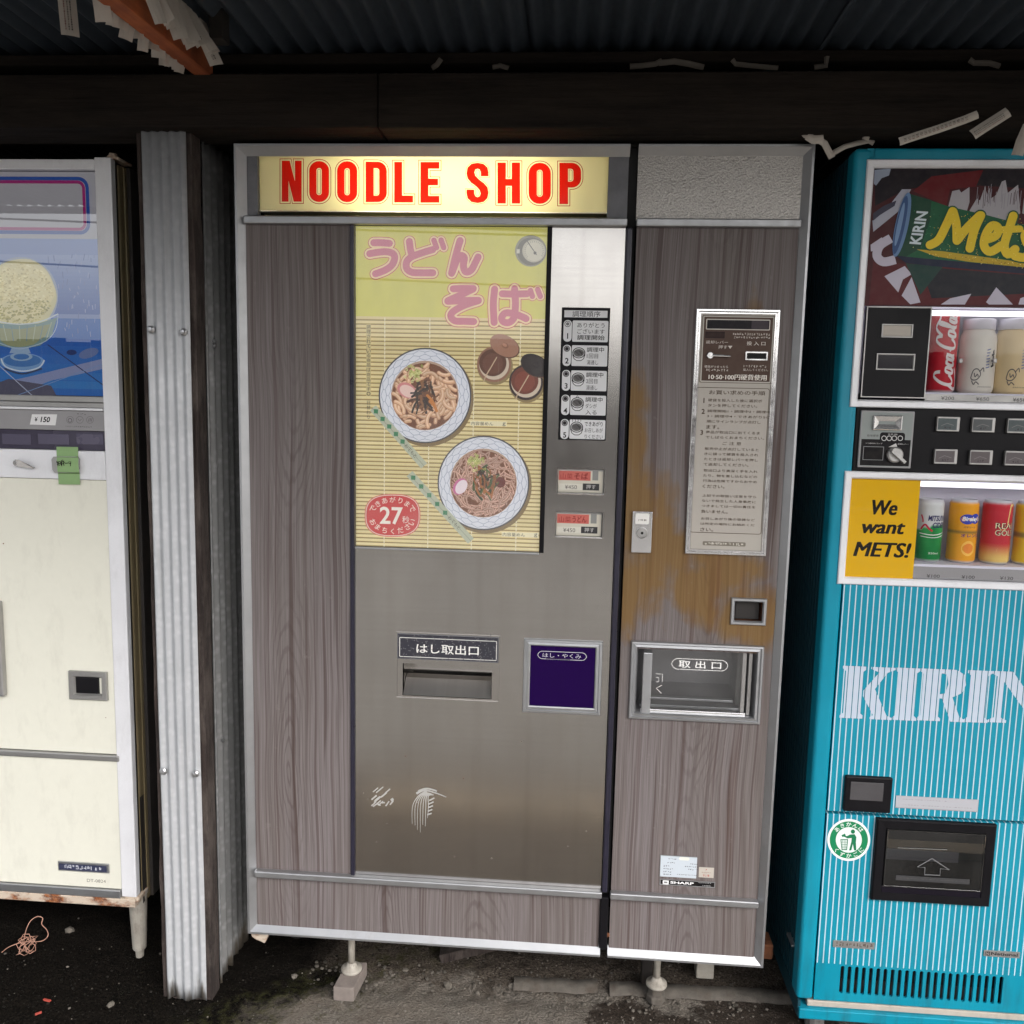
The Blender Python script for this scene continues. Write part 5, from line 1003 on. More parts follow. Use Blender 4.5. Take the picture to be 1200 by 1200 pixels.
pz([(785,585),(812,480),(850,472),(860,488),(905,458),(905,540),(890,590)], GW); pz([(905,585),(945,520),(962,530),(990,450),(1000,500),(1015,460),(1020,520),(1050,500),(1080,428),(1100,420),(1112,490),(1168,445),(1180,600),(1100,650),(930,620)], GW); pz([(1190,600),(1200,520),(1260,480),(1300,520),(1300,640)], GW)
for i in range(26): u = 920+rnd.random()*260; q.stroke(zz5([(u+8, 440+rnd.random()*60), (u, 520+rnd.random()*60)]), .6, S(150,146,156) if i % 2 else S(60,16,24), False)
pz([(575,492),(790,562),(1000,610),(1300,690),(1300,905),(1180,890),(630,845),(505,832)], S(18,92,58)); pz([(575,492),(700,530),(690,640),(640,790),(560,835),(505,832)], S(14,66,46)); pz([(505,828),(640,842),(1300,900),(1300,935),(700,885),(560,868)], S(16,26,56)); pz([(620,795),(760,805),(1300,880),(1300,902),(900,862),(720,832)], S(198,168,44))
for i in range(150): u, v = rnd.uniform(590, 1250), rnd.uniform(0, 1); v = 560+(u-590)*.16+v*(250-(u-590)*.05); q.ell(*zz5([(u, v)])[0], rnd.uniform(.25, .7), rnd.uniform(.25, .7), S(*rnd.choice(((60,150,90),(120,190,130),(10,50,34),(206,220,140)))), 6)
for i in range(60): u = rnd.uniform(680, 1280); q.ell(*zz5([(u, 812+(u-680)*.125+rnd.uniform(-6, 26))])[0], rnd.uniform(.4, .9), rnd.uniform(.3, .6), S(*rnd.choice(((236,214,90),(120,96,26),(250,236,150)))), 6)
q.ell(940+.21667*538, 120+.21667*662, 7.6, 38.5, S(104,136,178), 36, None, .21); q.ell(940+.21667*530, 120+.21667*664, 5.2, 35, S(56,84,130), 36, None, .21); q.ell(940+.21667*526, 120+.21667*660, 2.6, 26, S(120,150,190), 30, None, .21)
KX = [(578,765), (640,770), (680,592), (618,588)]
uv, fs, ar = text_geo('KIRIN', .03); y = q.up(); a0, a1, a2, a3 = [Vector((940+.21667*p[0], 120+.21667*p[1])) for p in KX]; vs = []
for u, v in uv:                                                   # runs up the can, tilted with it
    p = a1.lerp(a2, u).lerp(a0.lerp(a3, u), v); X, Z = at(p.x, p.y, YA); vs.append((X, y, Z))
q.add(vs, fs, S(214,226,232))
for w_, col in ((62, S(16,80,52)), (47, S(238,206,44))):
    for s_ in ([(690,772),(735,745),(775,670),(812,590)], [(815,592),(832,660),(835,748)], [(838,745),(890,680),(960,612)], [(965,612),(930,690),(905,790)], [(985,745),(1045,722),(1058,680),(1025,668),(992,715),(982,775),(1015,808),(1075,775)], [(1140,615),(1112,700),(1092,775),(1110,822),(1150,795)], [(1080,690),(1175,685)], [(1250,700),(1205,712),(1210,755),(1230,790),(1205,838),(1150,832)]): q.stroke(zz5(s_), w_*.2167*(.8 if len(s_) == 2 else 1), col, True, 5)
for i in range(90):
    u = rnd.uniform(690, 1200); v = rnd.uniform(600, 830); 
    if v > 590+abs(u-960)*.1: q.ell(*zz5([(u, v)])[0], .5, .45, S(252,232,120) if i % 2 else S(206,166,26), 6)
q.done('header_artwork', 'ink_gloss', dm)
# -- black insert with two small displays
bi = pbox('bill_insert', (1016, 359, 1083.6, 467), YT+.003, YT+.012, 'black_plastic', dm, .001)
frame('insert_edge', rc(1016, 359, 1083.6, 467, YT+.003), [(0,YT+.003), (0,YT+.0015), (.0022,YT+.0015), (.0022,YT+.003)], 'aluminium_dull', bi)
for R_, mt in ((rc(1034, 379.5, 1069.3, 395.8, YT), 'paper'), (rc(1028, 414, 1071.3, 434, YT), 'dark_glass')):
    frame('insert_window', R_, [(0,YT+.003), (0,YT+.0), (.002,YT+.0), (.0035,YT+.002)], 'aluminium_dull', bi); rbox('insert_screen', (R_[0]+.003, R_[1]-.003, R_[2]+.003, R_[3]-.003), YT+.0018, YT+.0028, mt, bi)
# shelves and price strips
zsh = tz_(1088, 459.5); zsl = tz_(1072, 661.5)
s1 = ob('price_strip', M().box(at(1086, 464, YT)[0], Ui[1], YT+.008, YT+.03, Ui[2]+.001, zsh-.004), 'aluminium_dull', dm); s2_ = ob('price_strip', M().box(at(1070, 672, YT)[0], Li[1], YT+.008, YT+.03, Li[2]+.001, zsl-.006), 'grey_panel', dm)
ob('shelf', M().box(Ui[0]+.001, Ui[1]-.001, YT+.012, YT+DP-.001, zsh-.004, zsh), 'lavender_back', dm); ob('shelf', M().box(Li[0]+.001, Li[1]-.001, YT+.012, YT+DP-.001, zsl-.006, zsl-.0005), 'lavender_back', dm)
q = Print(YT+.0075); DK = S(60,58,60)
for (u, s_) in ((1103,'¥200'), (1144,'¥650'), (1187,'¥650'), (1228,'¥650')): q.text(s_, u, 464.3+(u-1103)*.02, u+15, 468.8+(u-1103)*.024, DK)
for (u, s_) in ((1086,'¥100'), (1127,'¥100'), (1172,'¥130'), (1211,'¥130')): q.text(s_, u, 672.8+(u-1086)*.03, u+15, 677.3+(u-1086)*.03, DK); 
q.done('price_lettering', 'ink', s1)
# panes
for R_ in ((at(1084.5, 467, YT)[0], Ui[1], Ui[2], zsp), Li): ob('display_pane', M().add([(R_[0], YT+.0015, R_[2]), (R_[1], YT+.0015, R_[2]), (R_[1], YT+.0015, R_[3]), (R_[0], YT+.0015, R_[3])], [(0,1,2,3)]), 'display_pane', dm)
# yellow card in the lower display
yR = rc(1001, 561, 1069.5, 676, YT+.006); yc = rbox('yellow_card', (Li[0], yR[1], Li[2], Li[3]), YT+.005, YT+.0075, 'ink_card', dm) if False else None
q = Print(YT+.005); q.xz(rect_pts((Li[0], yR[1], Li[2], Li[3])), S(238,184,12)); 
BKI = S(18,14,12)
for dx_ in (-.8, -.4, 0, .4, .8):
    for dy_ in (-.3, .3): q.text('We', 1023+dx_, 586+dy_, 1050.4+dx_, 603.6+dy_, BKI, 0.0, .22); q.text('want', 1011.2+dx_, 612+dy_, 1059.4+dx_, 626+dy_, BKI, 0.0, .22); q.text('METS!', 1001.6+dx_, 634.8+dy_, 1066.2+dx_, 653.6+dy_, BKI, 0.0, .22)
q.done('yellow_card', 'ink_gloss', dm)
# -- control strip with coin unit and push buttons
cs = ob('control_strip', M().box(XS+.004, XT1-.035, YT+.0045, YT+.05, LZ1+.0005, UZ0-.0005), 'black_plastic', dm, .001)
cu = rc(1009.3, 480.8, 1067, 549.2, YT); cpl = ob('coin_unit', M().box(cu[0], cu[1], YT-.001, YT+.0045, cu[2], cu[3]), 'grey_panel', dm, .002)
q = Print(YT-.0012); zc0 = cu[2]+(cu[3]-cu[2])*.5; k = .0035; q.xz(rr_pts((cu[0]+k, cu[1]-k, cu[2]+k, cu[3]-k), .004), S(146,152,150)); q.xz(rect_pts((cu[0]+k+.001, cu[1]-k-.001, cu[2]+k+.001, zc0)), S(22,20,24)); q.text('使用硬貨', 1016, 509, 1029.5, 512, DK); q.rrect(1031.5, 506.5, 1060, 518.5, 3, S(22,20,24))
for i, u in enumerate((1036, 1042, 1048, 1055)): q.ell(u, 513.6, 3.2, 3.2, S(196,194,192), 16, .72)
q.text('10 50 100', 1041, 508, 1051.5, 510, S(206,204,202)); q.text('つり銭切れランプ', 1014, 518.5, 1034, 520.6, S(206,204,202)); q.text('返却レバー', 1052, 519.3, 1064.5, 521.5, S(206,204,202)); q.rect(1011.8, 522.8, 1034.8, 539.5, S(130,130,132)); q.rect(1012.6, 523.6, 1034, 538.8, S(16,15,18)); q.poly([(1041,524),(1050,519.5),(1051.5,523.5)], S(206,204,202)); q.done('coin_unit_print', 'ink_metal', cpl)
R_ = rc(1023, 486.5, 1055.3, 504.5, YT); frame('coin_funnel', R_, [(0,YT), (0,YT-.006), (.002,YT-.007), (.012,YT-.0025), (.012,YT-.001)], 'chrome', cpl)
kc = P(1048, 533, YT-.002); ob('return_knob', M().lathe([(.0165,.001),(.0165,-.006),(.014,-.009),(0,-.009)], kc, 'Y', 24).obox(kc+Vector((.004,-.011,-.003)), Vector((.77,0,-.64)), Vector((0,1,0)), Vector((.64,0,.77)), .019, .005, .0032), 'aluminium_dull', cpl, .0008)
for r_ in range(2):
    for c_ in range(8):
        u0 = (1097.9 if r_ == 0 else 1095)+41.3*c_; v0 = (488 if r_ == 0 else 526)+c_*1.05; R_ = rc(u0, v0, u0+25.3, v0+18, YT)
        if R_[1] > XT1-.05: continue
        pb = rbox('push_button', R_, YT-.004, YT+.005, 'aluminium_dull', dm, .0015); q = Print(YT-.0042); q.rect(u0+2, v0+2, u0+23, v0+16, S(96+rnd.randint(-10,14), 96, 98)); q.stroke([(u0+5,v0+11),(u0+12,v0+8),(u0+20,v0+10.5)], .5, S(140,138,136), False); q.gib(u0+8.5, v0+11.5, u0+17, v0+14.6, 3, S(66,62,64), .5); q.done('button_legend', 'ink_gloss', pb)
# -- striped lower panels with lettering
zA = LZ0-.001; zS0 = tz_(968.5, 950); zS1 = tz_(968.5, 953.5); zP = tz_(963, 1128.5); zQ = ZTB+.003; PX0, PX1 = XS+.0012, XT1-.037
ob('striped_panel', M().box(PX0, PX1, YT, YT+.03, zS0, zA), 'teal_striped', dm); 
vs0 = rc(985.5, 1132, 989.6, 1164.5, YT); vsN = rc(1172, 1143.5, 1176, 1176.2, YT); hl = []
for i in range(23):
    u = i/22; x0 = vs0[0]+(vsN[0]-vs0[0])*u; R_ = (x0, x0+.0082, vs0[2], vs0[3]); hl.append(rr_pts(R_, .0036, 4))
lp = ob('striped_panel', M().box(PX0, PX1, YT+.0002, YT+.03, zP, zS1), 'teal_striped', dm); vp = plate('vent_panel', rect_pts((PX0, PX1, zQ, zP)), hl, YT+.0002, YT+.006, 'teal_paint', dm)
ob('vent_back', M().box(PX0, PX1, YT+.04, YT+.05, zQ, zP), 'black_gap', dm); ob('vent_baffle', M().box(PX0+.03, PX0+.5, YT+.03, YT+.032, zQ, zQ+.035), 'dark_cabinet', dm)
def serif(ch):
    I = [[(0,0),(1,0),(1,.05),(.86,.10),(.86,.90),(1,.95),(1,1),(0,1),(0,.95),(.14,.90),(.14,.10),(0,.05)]]
    if ch == 'I': return I
    if ch == 'K': return [[(x*.46, y) for x, y in I[0]], [(.54,0),(1.0,0),(1,.04),(.86,.10),(.64,.42),(.9,.92),(1.0,.96),(1,1),(.58,1),(.58,.96),(.64,.92),(.42,.56),(.42,.46),(.70,.10),(.54,.04)]]
    if ch == 'R': return [[(x*.5, y) for x, y in I[0]], [(.44,0),(.76,.0),(.94,.09),(.98,.28),(.91,.44),(.72,.53),(.90,.90),(1.03,.96),(1.03,1),(.72,1),(.50,.56),(.44,.56),(.44,.48),(.56,.46),(.61,.28),(.57,.10),(.44,.07)]]
    if ch == 'N': return [[(0,0),(.36,0),(.78,.58),(.78,.1),(.68,.05),(.68,0),(1,0),(1,.05),(.92,.1),(.92,1),(.82,1),(.22,.2),(.22,.9),(.32,.95),(.32,1),(0,1),(0,.95),(.1,.9),(.1,.1),(0,.05)]]
q = Print(YT-.0003)
for ch, a, b in (('K',985.5,1046), ('I',1047.5,1075), ('R',1076.5,1130.5), ('I',1132,1158.5), ('N',1160.5,1226)):
    R_ = rc(a+2.5, 780+(a-985)*.035, b-1.5, 842+(b-985)*.030, YT)
    for g_ in serif(ch): q.xz([(R_[0]+u*(R_[1]-R_[0]), R_[3]-v*(R_[3]-R_[2])) for u, v in g_], WHT)
q.done('kirin_lettering', 'kirin_white', dm)
R_ = rc(989.8, 907.2, 1041.6, 951.3, YT); sdp = rbox('small_display', (R_[0], R_[1], max(R_[2], zS0+.001), R_[3]), YT-.010, YT+.001, 'black_plastic', dm, .003); rbox('display_screen', rc(997.2, 916, 1034.3, 939.2, YT-.010), YT-.0108, YT-.009, 'screen_grey', sdp, .001)
ns = rbox('notice_strip', rc(1050, 932, 1145.5, 951.5, YT), YT-.001, YT+.001, 'grey_panel', dm); q = Print(YT-.0012); q.rect(1050.4, 932.4, 1145.5, 951, S(176,176,182)); q.gib(1057, 936.2, 1110, 939.4, 15, S(120,120,126), .5); q.gib(1056.5, 943, 1139, 947, 24, S(120,120,126), .5); q.done('notice_print', 'ink', ns)
q = Print(YT-.0006); q.ell(994.7, 984.3, 25.2, 24.6, S(232,236,236), 48); q.ell(994.7, 984.3, 22.4, 21.8, S(28,128,84), 48); q.ell(994.7, 984.3, 15.3, 15, S(226,232,230), 40)
for s_, a0, a1, top in (('あきかんは', 222, 318, True), ('くずかごに', 140, 40, False)):
    for j, ch in enumerate(s_): a = rad(a0+(a1-a0)*j/(len(s_)-1)); q.char(ch, 994.7+18.8*math.cos(a), 984.3+18.4*math.sin(a), 5.4, S(232,238,234), -(a+math.pi/2 if top else a-math.pi/2), .01)
GN = S(24,116,78); q.ell(999.5, 974.5, 2.5, 2.5, GN, 16); q.poly([(996,978),(1001.5,977.5),(1003.5,981),(1003,987),(1003.5,996.5),(1000.8,996.5),(999.4,989),(997.6,996.5),(995,996.5),(997.6,986.5),(998,982),(993,982.5),(989,980.5),(988.5,978.8),(992.5,979.8)], GN)
q.poly([(984.8,983.4),(993.8,983.4),(992.6,996.2),(986.2,996.2)], GN); q.poly([(985.9,984.4),(992.7,984.4),(991.7,995.2),(987,995.2)], S(226,232,230)); q.poly([(986,978.8),(990,976.8),(991.2,979),(987.4,981)], GN)
for j in range(3): q.stroke([(987.4+j*1.9,984.4),(987.7+j*1.6,995.2)], .45, GN, False); q.stroke([(986,986.8+j*2.9),(992.5,986.8+j*2.9)], .45, GN, False)
q.done('recycling_sticker', 'ink_gloss', dm)
# delivery outlet
oR = rc(1028.8, 960.2, 1160, 1064, YT-.012); of = frame('outlet_surround', oR, [(0,YT+.001), (0,YT-.008), (.003,YT-.011), (.020,YT-.010), (.022,YT-.004), (.022,YT+.001)], 'black_plastic', dm)
oi = (oR[0]+.0225, oR[1]-.0225, oR[2]+.036, oR[3]-.022); rbox('outlet_sill', (oR[0]+.020, oR[1]-.020, oR[2]+.006, oR[2]+.036), YT-.009, YT+.0, 'dark_glass', dm, .002)
bk_ = rbox('outlet_back', (oR[0]+.021, oR[1]-.021, oR[2]+.03, oR[3]-.02), YT-.0015, YT+.0, 'black_plastic', dm); ob('outlet_shelf', M().box(oi[0]+.004, oi[1]-.05, YT-.004, YT-.0018, oi[2]+.06, oi[2]+.085), 'grey_panel', bk_, .001)
fl = ob('outlet_flap', M().add([(oi[0], YT-.012, oi[2]), (oi[1], YT-.012, oi[2]), (oi[1], YT-.0105, oi[3]), (oi[0], YT-.0105, oi[3])], [(0,1,2,3)]), 'smoked_pane', dm); frame('flap_edge', oi, [(0,YT-.009), (0,YT-.0128), (.002,YT-.0128), (.002,YT-.0118)], 'smoked_pane', fl)
q = Print(YT-.0128); q.stroke([(1092.2,1006),(1075,1016),(1084,1016.6),(1083.6,1025),(1101.5,1025.8),(1102,1018),(1112.5,1019.4),(1092.2,1006)], 1.0, S(120,120,122), False); q.rect(1050, 1025.5, 1136, 1036.5, S(62,62,64)); q.gib(1053, 1028.6, 1132, 1033, 18, S(100,100,100), .5); q.stroke([(1052,993.6),(1110,995.8)], .7, S(126,126,124), False); q.done('outlet_print', 'ink', fl)
for (R_, s_) in ((rc(976.3, 1101.5, 1024.5, 1112.5, YT), 'VENDING SERVICE'), (rc(1153, 1113, 1194.5, 1122.7, YT), 'National')):
    bb = rbox('maker_badge', R_, YT-.0012, YT+.001, 'aluminium_dull', dm); q = Print(YT-.0014)
    if s_ == 'National': q.text(s_, 1161.5, 1115.5, 1192.5, 1121.2, S(60,58,60), .03); q.rect(1154.5, 1115, 1160, 1120, S(70,66,66)); q.stroke([(1155.5,1119),(1155.5,1116.2),(1158.8,1119),(1158.8,1116.2)], .6, S(176,172,168), False)
    else: q.gib(979, 1103.5, 1022.5, 1110.8, 11, S(104,92,86), .9)
    q.done('badge_lettering', 'ink_metal', bb)
ob('bottom_lip', M().box(XS-.012, XT1-.004, YT+.002, YT+.03, ZTB-.016, ZTB-.0015), 'beige_lip', dm, .002); ob('plinth', M().box(XT0+.006, XT1-.004, YT-.008, YT+.06, ZTB-.042, ZTB-.0165), 'teal_paint', dm, .003)
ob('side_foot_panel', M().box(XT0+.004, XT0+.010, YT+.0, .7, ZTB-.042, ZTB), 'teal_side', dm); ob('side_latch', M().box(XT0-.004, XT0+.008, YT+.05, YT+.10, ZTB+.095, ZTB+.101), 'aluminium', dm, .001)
for (a, b) in ((XT0+.06, YT+.05), (XT1-.08, YT+.05), (XT0+.06, .65), (XT1-.08, .65)): ob('foot', M().tube([(a, b, -.004), (a, b, ZTB-.03)], .022, 12), 'aluminium_dull', dm)
# -- cans and jars standing in the displays: things of their own
def wrap(m, uv, fs, c, r, a0, width, z0, z1, col, vert=False):
    vs = []
    for u, v in uv:
        if vert: u, v = 1-v, u
        a = -math.pi/2+a0+(u-.5)*width/r; vs.append((c.x+r*math.cos(a), c.y+r*math.sin(a), z0+v*(z1-z0)))
    m.add(vs, fs, col)
def can(px0, px1, pyt, pyb, Y, colf, label, zb, name='drink_can', grp='cans in the display windows'):
    a = at(px0, (pyt+pyb)/2, Y); b = at(px1, (pyt+pyb)/2, Y); r = (b[0]-a[0])/2*.95; c = Vector(((a[0]+b[0])/2, Y, zb)); h = at((px0+px1)/2, pyt, Y-r*.3)[1]-zb
    n = 22; prof_ = [(0,.003),(r*.80,.003),(r*.86,.0),(r*.9,.001),(r,.007)]+[(r, .007+(h-.016)*i/n) for i in range(1, n+1)]+[(r*.9,h-.003),(r*.885,h),(r*.84,h),(r*.82,h-.004),(0,h-.004)]
    def cf(an, z): return S(190,190,194) if z < .006 or z > h-.006 else colf(((an+math.pi/2+math.pi) % (2*math.pi))-math.pi, z/h)
    m = M().lathe(prof_, c, 'Z', 40, cf); o = ob(name, m, 'ink_gloss', None, 0, True); tag(o, label, 'can', grp); return o, c, r, h
YC = YT+.062; lerp = lambda a, b, t_: tuple(x+(y_-x)*max(0, min(1, t_)) for x, y_ in zip(a, b))
def ct(o, geos, c):
    m = M()
    for g_ in geos: g_(m)
    p_ = ob('can_print', m, 'ink_gloss', o); return p_
def txt(s_, a0, wd, z0, z1, col, w=.02, sh=0., vert=False, rr=None): return lambda m: wrap(m, *text_geo(s_, w, sh)[:2], CC, RR+.0005, a0, wd, ZZ+z0*HH, ZZ+z1*HH, col, vert)
def ribbon(pts, w):
    vs = []; fs = []
    for i, p in enumerate(pts):
        a, b = pts[max(0, i-1)], pts[min(len(pts)-1, i+1)]; dx, dy = b[0]-a[0], b[1]-a[1]; l = math.hypot(dx, dy) or 1; vs += [(p[0]-dy/l*w/2, p[1]+dx/l*w/2), (p[0]+dy/l*w/2, p[1]-dx/l*w/2)]
    return vs, [(2*i, 2*i+1, 2*i+3, 2*i+2) for i in range(len(pts)-1)]
def rib(pts, w, a_w, a0, z0, z1, col, k, vert=False):
    def f(m):
        vs, fs = ribbon(catmull(pts, 5), w); wrap(m, vs, fs, CC, RR+.0005+.00012*k, a0, a_w, ZZ+z0*HH, ZZ+z1*HH, col, vert)
    return f
# green and silver cider can
o, c, r, h = can(1072.5, 1104, 584.5, 660, YC, lambda a, z: S(206,208,208) if z > .55+.06*math.sin(a+.6) else lerp(S(14,120,58), S(60,170,90), (z-.2)/.4*abs(math.sin(a*2))), 'green and silver cider can beside the yellow card', zsl)
CC, RR, HH, ZZ = c, r, h, c.z
ct(o, [txt('MITSUYA', .25, r*1.5, .66, .75, S(50,46,96), .03, .15), txt('CIDER', .42, r*1.1, .55, .64, S(50,46,96), .03, .15), rib([(0,.1),(.35,.55),(.7,.2),(1,.0)], .16, r*.9, -.55, .5, .68, S(196,50,72), 0), rib([(.1,.95),(.3,.6),(.35,.3)], .16, r*.7, -.75, .58, .76, S(196,50,72), 1), rib([(0,.3),(.5,.15),(1,.5)], .10, r*2.2, .0, .42, .54, S(232,236,234), 0), rib([(0,.4),(.5,.3),(1,.7)], .08, r*2.2, .1, .36, .48, S(232,236,234), 1), txt('250ml', .1, r*.8, .13, .16, S(220,230,220), .0)], c)
o, c, r, h = can(1110.5, 1144.5, 585, 660.5, YC, lambda a, z: S(232,160,40) if not .46 < z < .52 else S(140,112,60), 'orange drink can with round blue logo', zsl); CC, RR, HH, ZZ = c, r, h, c.z
circ = lambda n=24: [(.5+.5*math.cos(2*math.pi*i/n), .5+.5*math.sin(2*math.pi*i/n)) for i in range(n)]
fan = lambda col, a0, wd, z0, z1, k=0: (lambda m: wrap(m, [(.5,.5)]+circ(), [(0, i+1, (i+1) % 24+1) for i in range(24)], CC, RR+.0004+.0002*k, a0, wd, ZZ+z0*HH, ZZ+z1*HH, col))
ct(o, [fan(S(58,72,176), -.12, r*1.0, .62, .78), fan(S(58,72,176), .5, r*.9, .63, .79), lambda m: wrap(m, *text_geo("Bireley's", .03, .2)[:2], CC, RR+.0012, .2, r*1.4, ZZ+.655*HH, ZZ+.745*HH, S(240,240,246)), txt('バヤリース', .1, r*.9, .56, .59, S(110,60,90)), txt('オレンジ', .25, r*1.5, .415, .47, S(104,62,116), .03), fan(S(244,190,90), .1, r*1.0, .12, .36, 0), fan(S(236,140,60), .1, r*.7, .16, .32, 1)], c)
o, c, r, h = can(1149.5, 1184, 586, 661.5, YC, lambda a, z: lerp(S(222,190,110), S(196,50,62), (z-.10)/.22), 'red and gold energy drink can with lightning bolt', zsl); CC, RR, HH, ZZ = c, r, h, c.z
bolt = [(.75,1),(1,1),(.62,.56),(.86,.56),(.1,0),(.45,.46),(.2,.46)]
ct(o, [lambda m: wrap(m, bolt, [(0,2,1),(0,6,2),(6,5,2),(2,5,3),(5,4,3)], CC, RR+.0004, .2, r*1.3, ZZ+.2*HH, ZZ+.95*HH, S(240,214,140)), txt('REAL', .25, r*1.5, .565, .66, S(30,20,20), .05), txt('GOLD', .28, r*1.55, .455, .55, S(30,20,20), .05), txt('REAL', .25, r*1.5, .57, .655, S(240,226,190), .0), txt('GOLD', .28, r*1.55, .46, .545, S(240,226,190), .0)], c)
o, c, r, h = can(1188.5, 1222.5, 587.5, 663, YC, lambda a, z: S(232,196,50) if not .45 < z < .5 else S(150,130,70), 'yellow drink can with red mark beside the red energy drink', zsl); CC, RR, HH, ZZ = c, r, h, c.z
ct(o, [fan(S(200,60,50), -.35, r*.9, .72, .9)], c)
# tall cola can
o, c, r, h = can(1086.5, 1121.5, 362.5, 459, YC-.004, lambda a, z: S(190,24,44), 'tall red cola can with white script beside the black insert', zsh); CC, RR, HH, ZZ = c, r, h, c.z
WS = S(232,222,222); u1 = lambda pts: [((p[0]+p[1]*.28+.3)/10.3, (p[1]+.7)/2.6) for p in pts]
lt = [[(1.75,1.15),(1.5,1.55),(.95,1.6),(.4,1.05),(.3,.4),(.65,.02),(1.15,.12),(1.6,.45)], [(.3,.45),(-.05,-.1),(.25,-.5),(1.3,-.45),(2.6,-.1)], [(2.3,.75),(1.95,.72),(1.8,.3),(2.05,.02),(2.4,.25),(2.45,.65),(2.2,.78)], [(3.35,.6),(3.05,.76),(2.8,.35),(3.0,.02),(3.4,.18)], [(4.0,.7),(3.65,.72),(3.5,.3),(3.75,.02),(4.02,.35),(4.1,.75),(4.05,.15),(4.35,.1)], [(4.55,.45),(4.95,.5)],
      [(6.3,1.2),(6.05,1.6),(5.5,1.6),(5.0,1.05),(4.95,.35),(5.3,.02),(5.8,.12),(6.2,.45)], [(6.3,1.2),(7.2,1.75),(8.6,1.45),(9.4,1.6)], [(6.95,.75),(6.6,.72),(6.45,.3),(6.7,.02),(7.05,.25),(7.1,.65),(6.85,.78)], [(7.4,.2),(7.85,.9),(8.0,1.45),(7.8,1.5),(7.65,.8),(7.7,.15),(8.0,.1)], [(8.75,.7),(8.4,.72),(8.25,.3),(8.5,.02),(8.77,.35),(8.85,.75),(8.8,.15),(9.15,.12)]]
ct(o, [rib(u1(s_), .042, r*2.15, .05, .03, .985, WS, i, True) for i, s_ in enumerate(lt)], c)
def jar(px0, px1, Y, col, label):
    a = at(px0, 420, Y); b = at(px1, 420, Y); r = (b[0]-a[0])/2; c = Vector(((a[0]+b[0])/2, Y, zsh)); h = at(px0, 374, Y)[1]-zsh
    j = thing('pudding_jar', label, 'jar', c, 'pudding jars in the upper display')
    ob('body', M().lathe([(0,.0),(r*.85,.0),(r*.97,.006),(r,.016),(r,h*.72),(r*.96,h*.78),(r*.82,h*.83),(r*.80,h*.86)], c, 'Z', 36, lambda a_, z: col), 'ink_gloss', j, 0, True)
    ob('lid', M().lathe([(r*.84,h*.855),(r*.86,h*.86),(r*.86,h*.985),(r*.8,h),(0,h)], c, 'Z', 36, lambda a_, z: S(214,210,220)), 'ink_gloss', j, 0, True)
    m = M(); 
    for i in range(7): v_, f_ = ribbon([(0,.14*i), (.5+.4*((i*3) % 2), .14*i+.02), (1-.3*((i*5) % 3)/2, .14*i+.06)], .05); wrap(m, v_, f_, c, r+.0006+.00005*i, .22, r*.22, c.z+h*.34, c.z+h*.62, S(110,120,170))
    for i in range(3): v_, f_ = ribbon(catmull([(.1,.34*i), (.9,.34*i+.1), (.4,.34*i+.2), (.8,.34*i+.28)], 4), .12); wrap(m, v_, f_, c, r+.0006+.00005*i, .55, r*.28, c.z+h*.36, c.z+h*.58, S(60,56,60))
    for i, p_ in enumerate(([(0,.2),(.2,.8),(.6,.9),(.9,.5),(.6,.1),(.2,.05),(0,.2)], [(.3,.6),(.4,.3),(.6,.5),(.7,.3)], [(.8,.7),(1.1,1.0),(1.2,.7)], [(.1,0),(.3,-.3),(.5,-.1),(.8,-.3)])): v_, f_ = ribbon(catmull(p_, 5), .08); wrap(m, v_, f_, c, r+.0005+.0001*i, -.35, r*.55, c.z+h*.17, c.z+h*.34, S(96,92,96) if 'white' in label else S(196,110,96))
    
    for i in range(9): v_, f_ = ribbon([(.11*i,.2), (.11*i+.07, .8)], .04); wrap(m, v_, f_, c, r+.0006, .2, r*.9, c.z+h*.075, c.z+h*.10, S(110,106,106))
    ob('jar_print', m, 'ink_gloss', j)
jar(1123.5, 1165, YC-.004, S(226,220,210), 'white milk pudding jar next to the tall cola can'); jar(1164.5, 1206, YC-.004, S(230,206,162), 'caramel coloured pudding jar next to the white pudding jar')
for (u, v) in ((1125.5, 423), (1165.5, 423)):
    p_ = P(u, v, YT+.012); ob('jar_clip', M().box(p_.x-.003, p_.x+.004, YT+.010, YT+.016, p_.z-.004, p_.z+.005), 'aluminium_dull', dm, .0008)
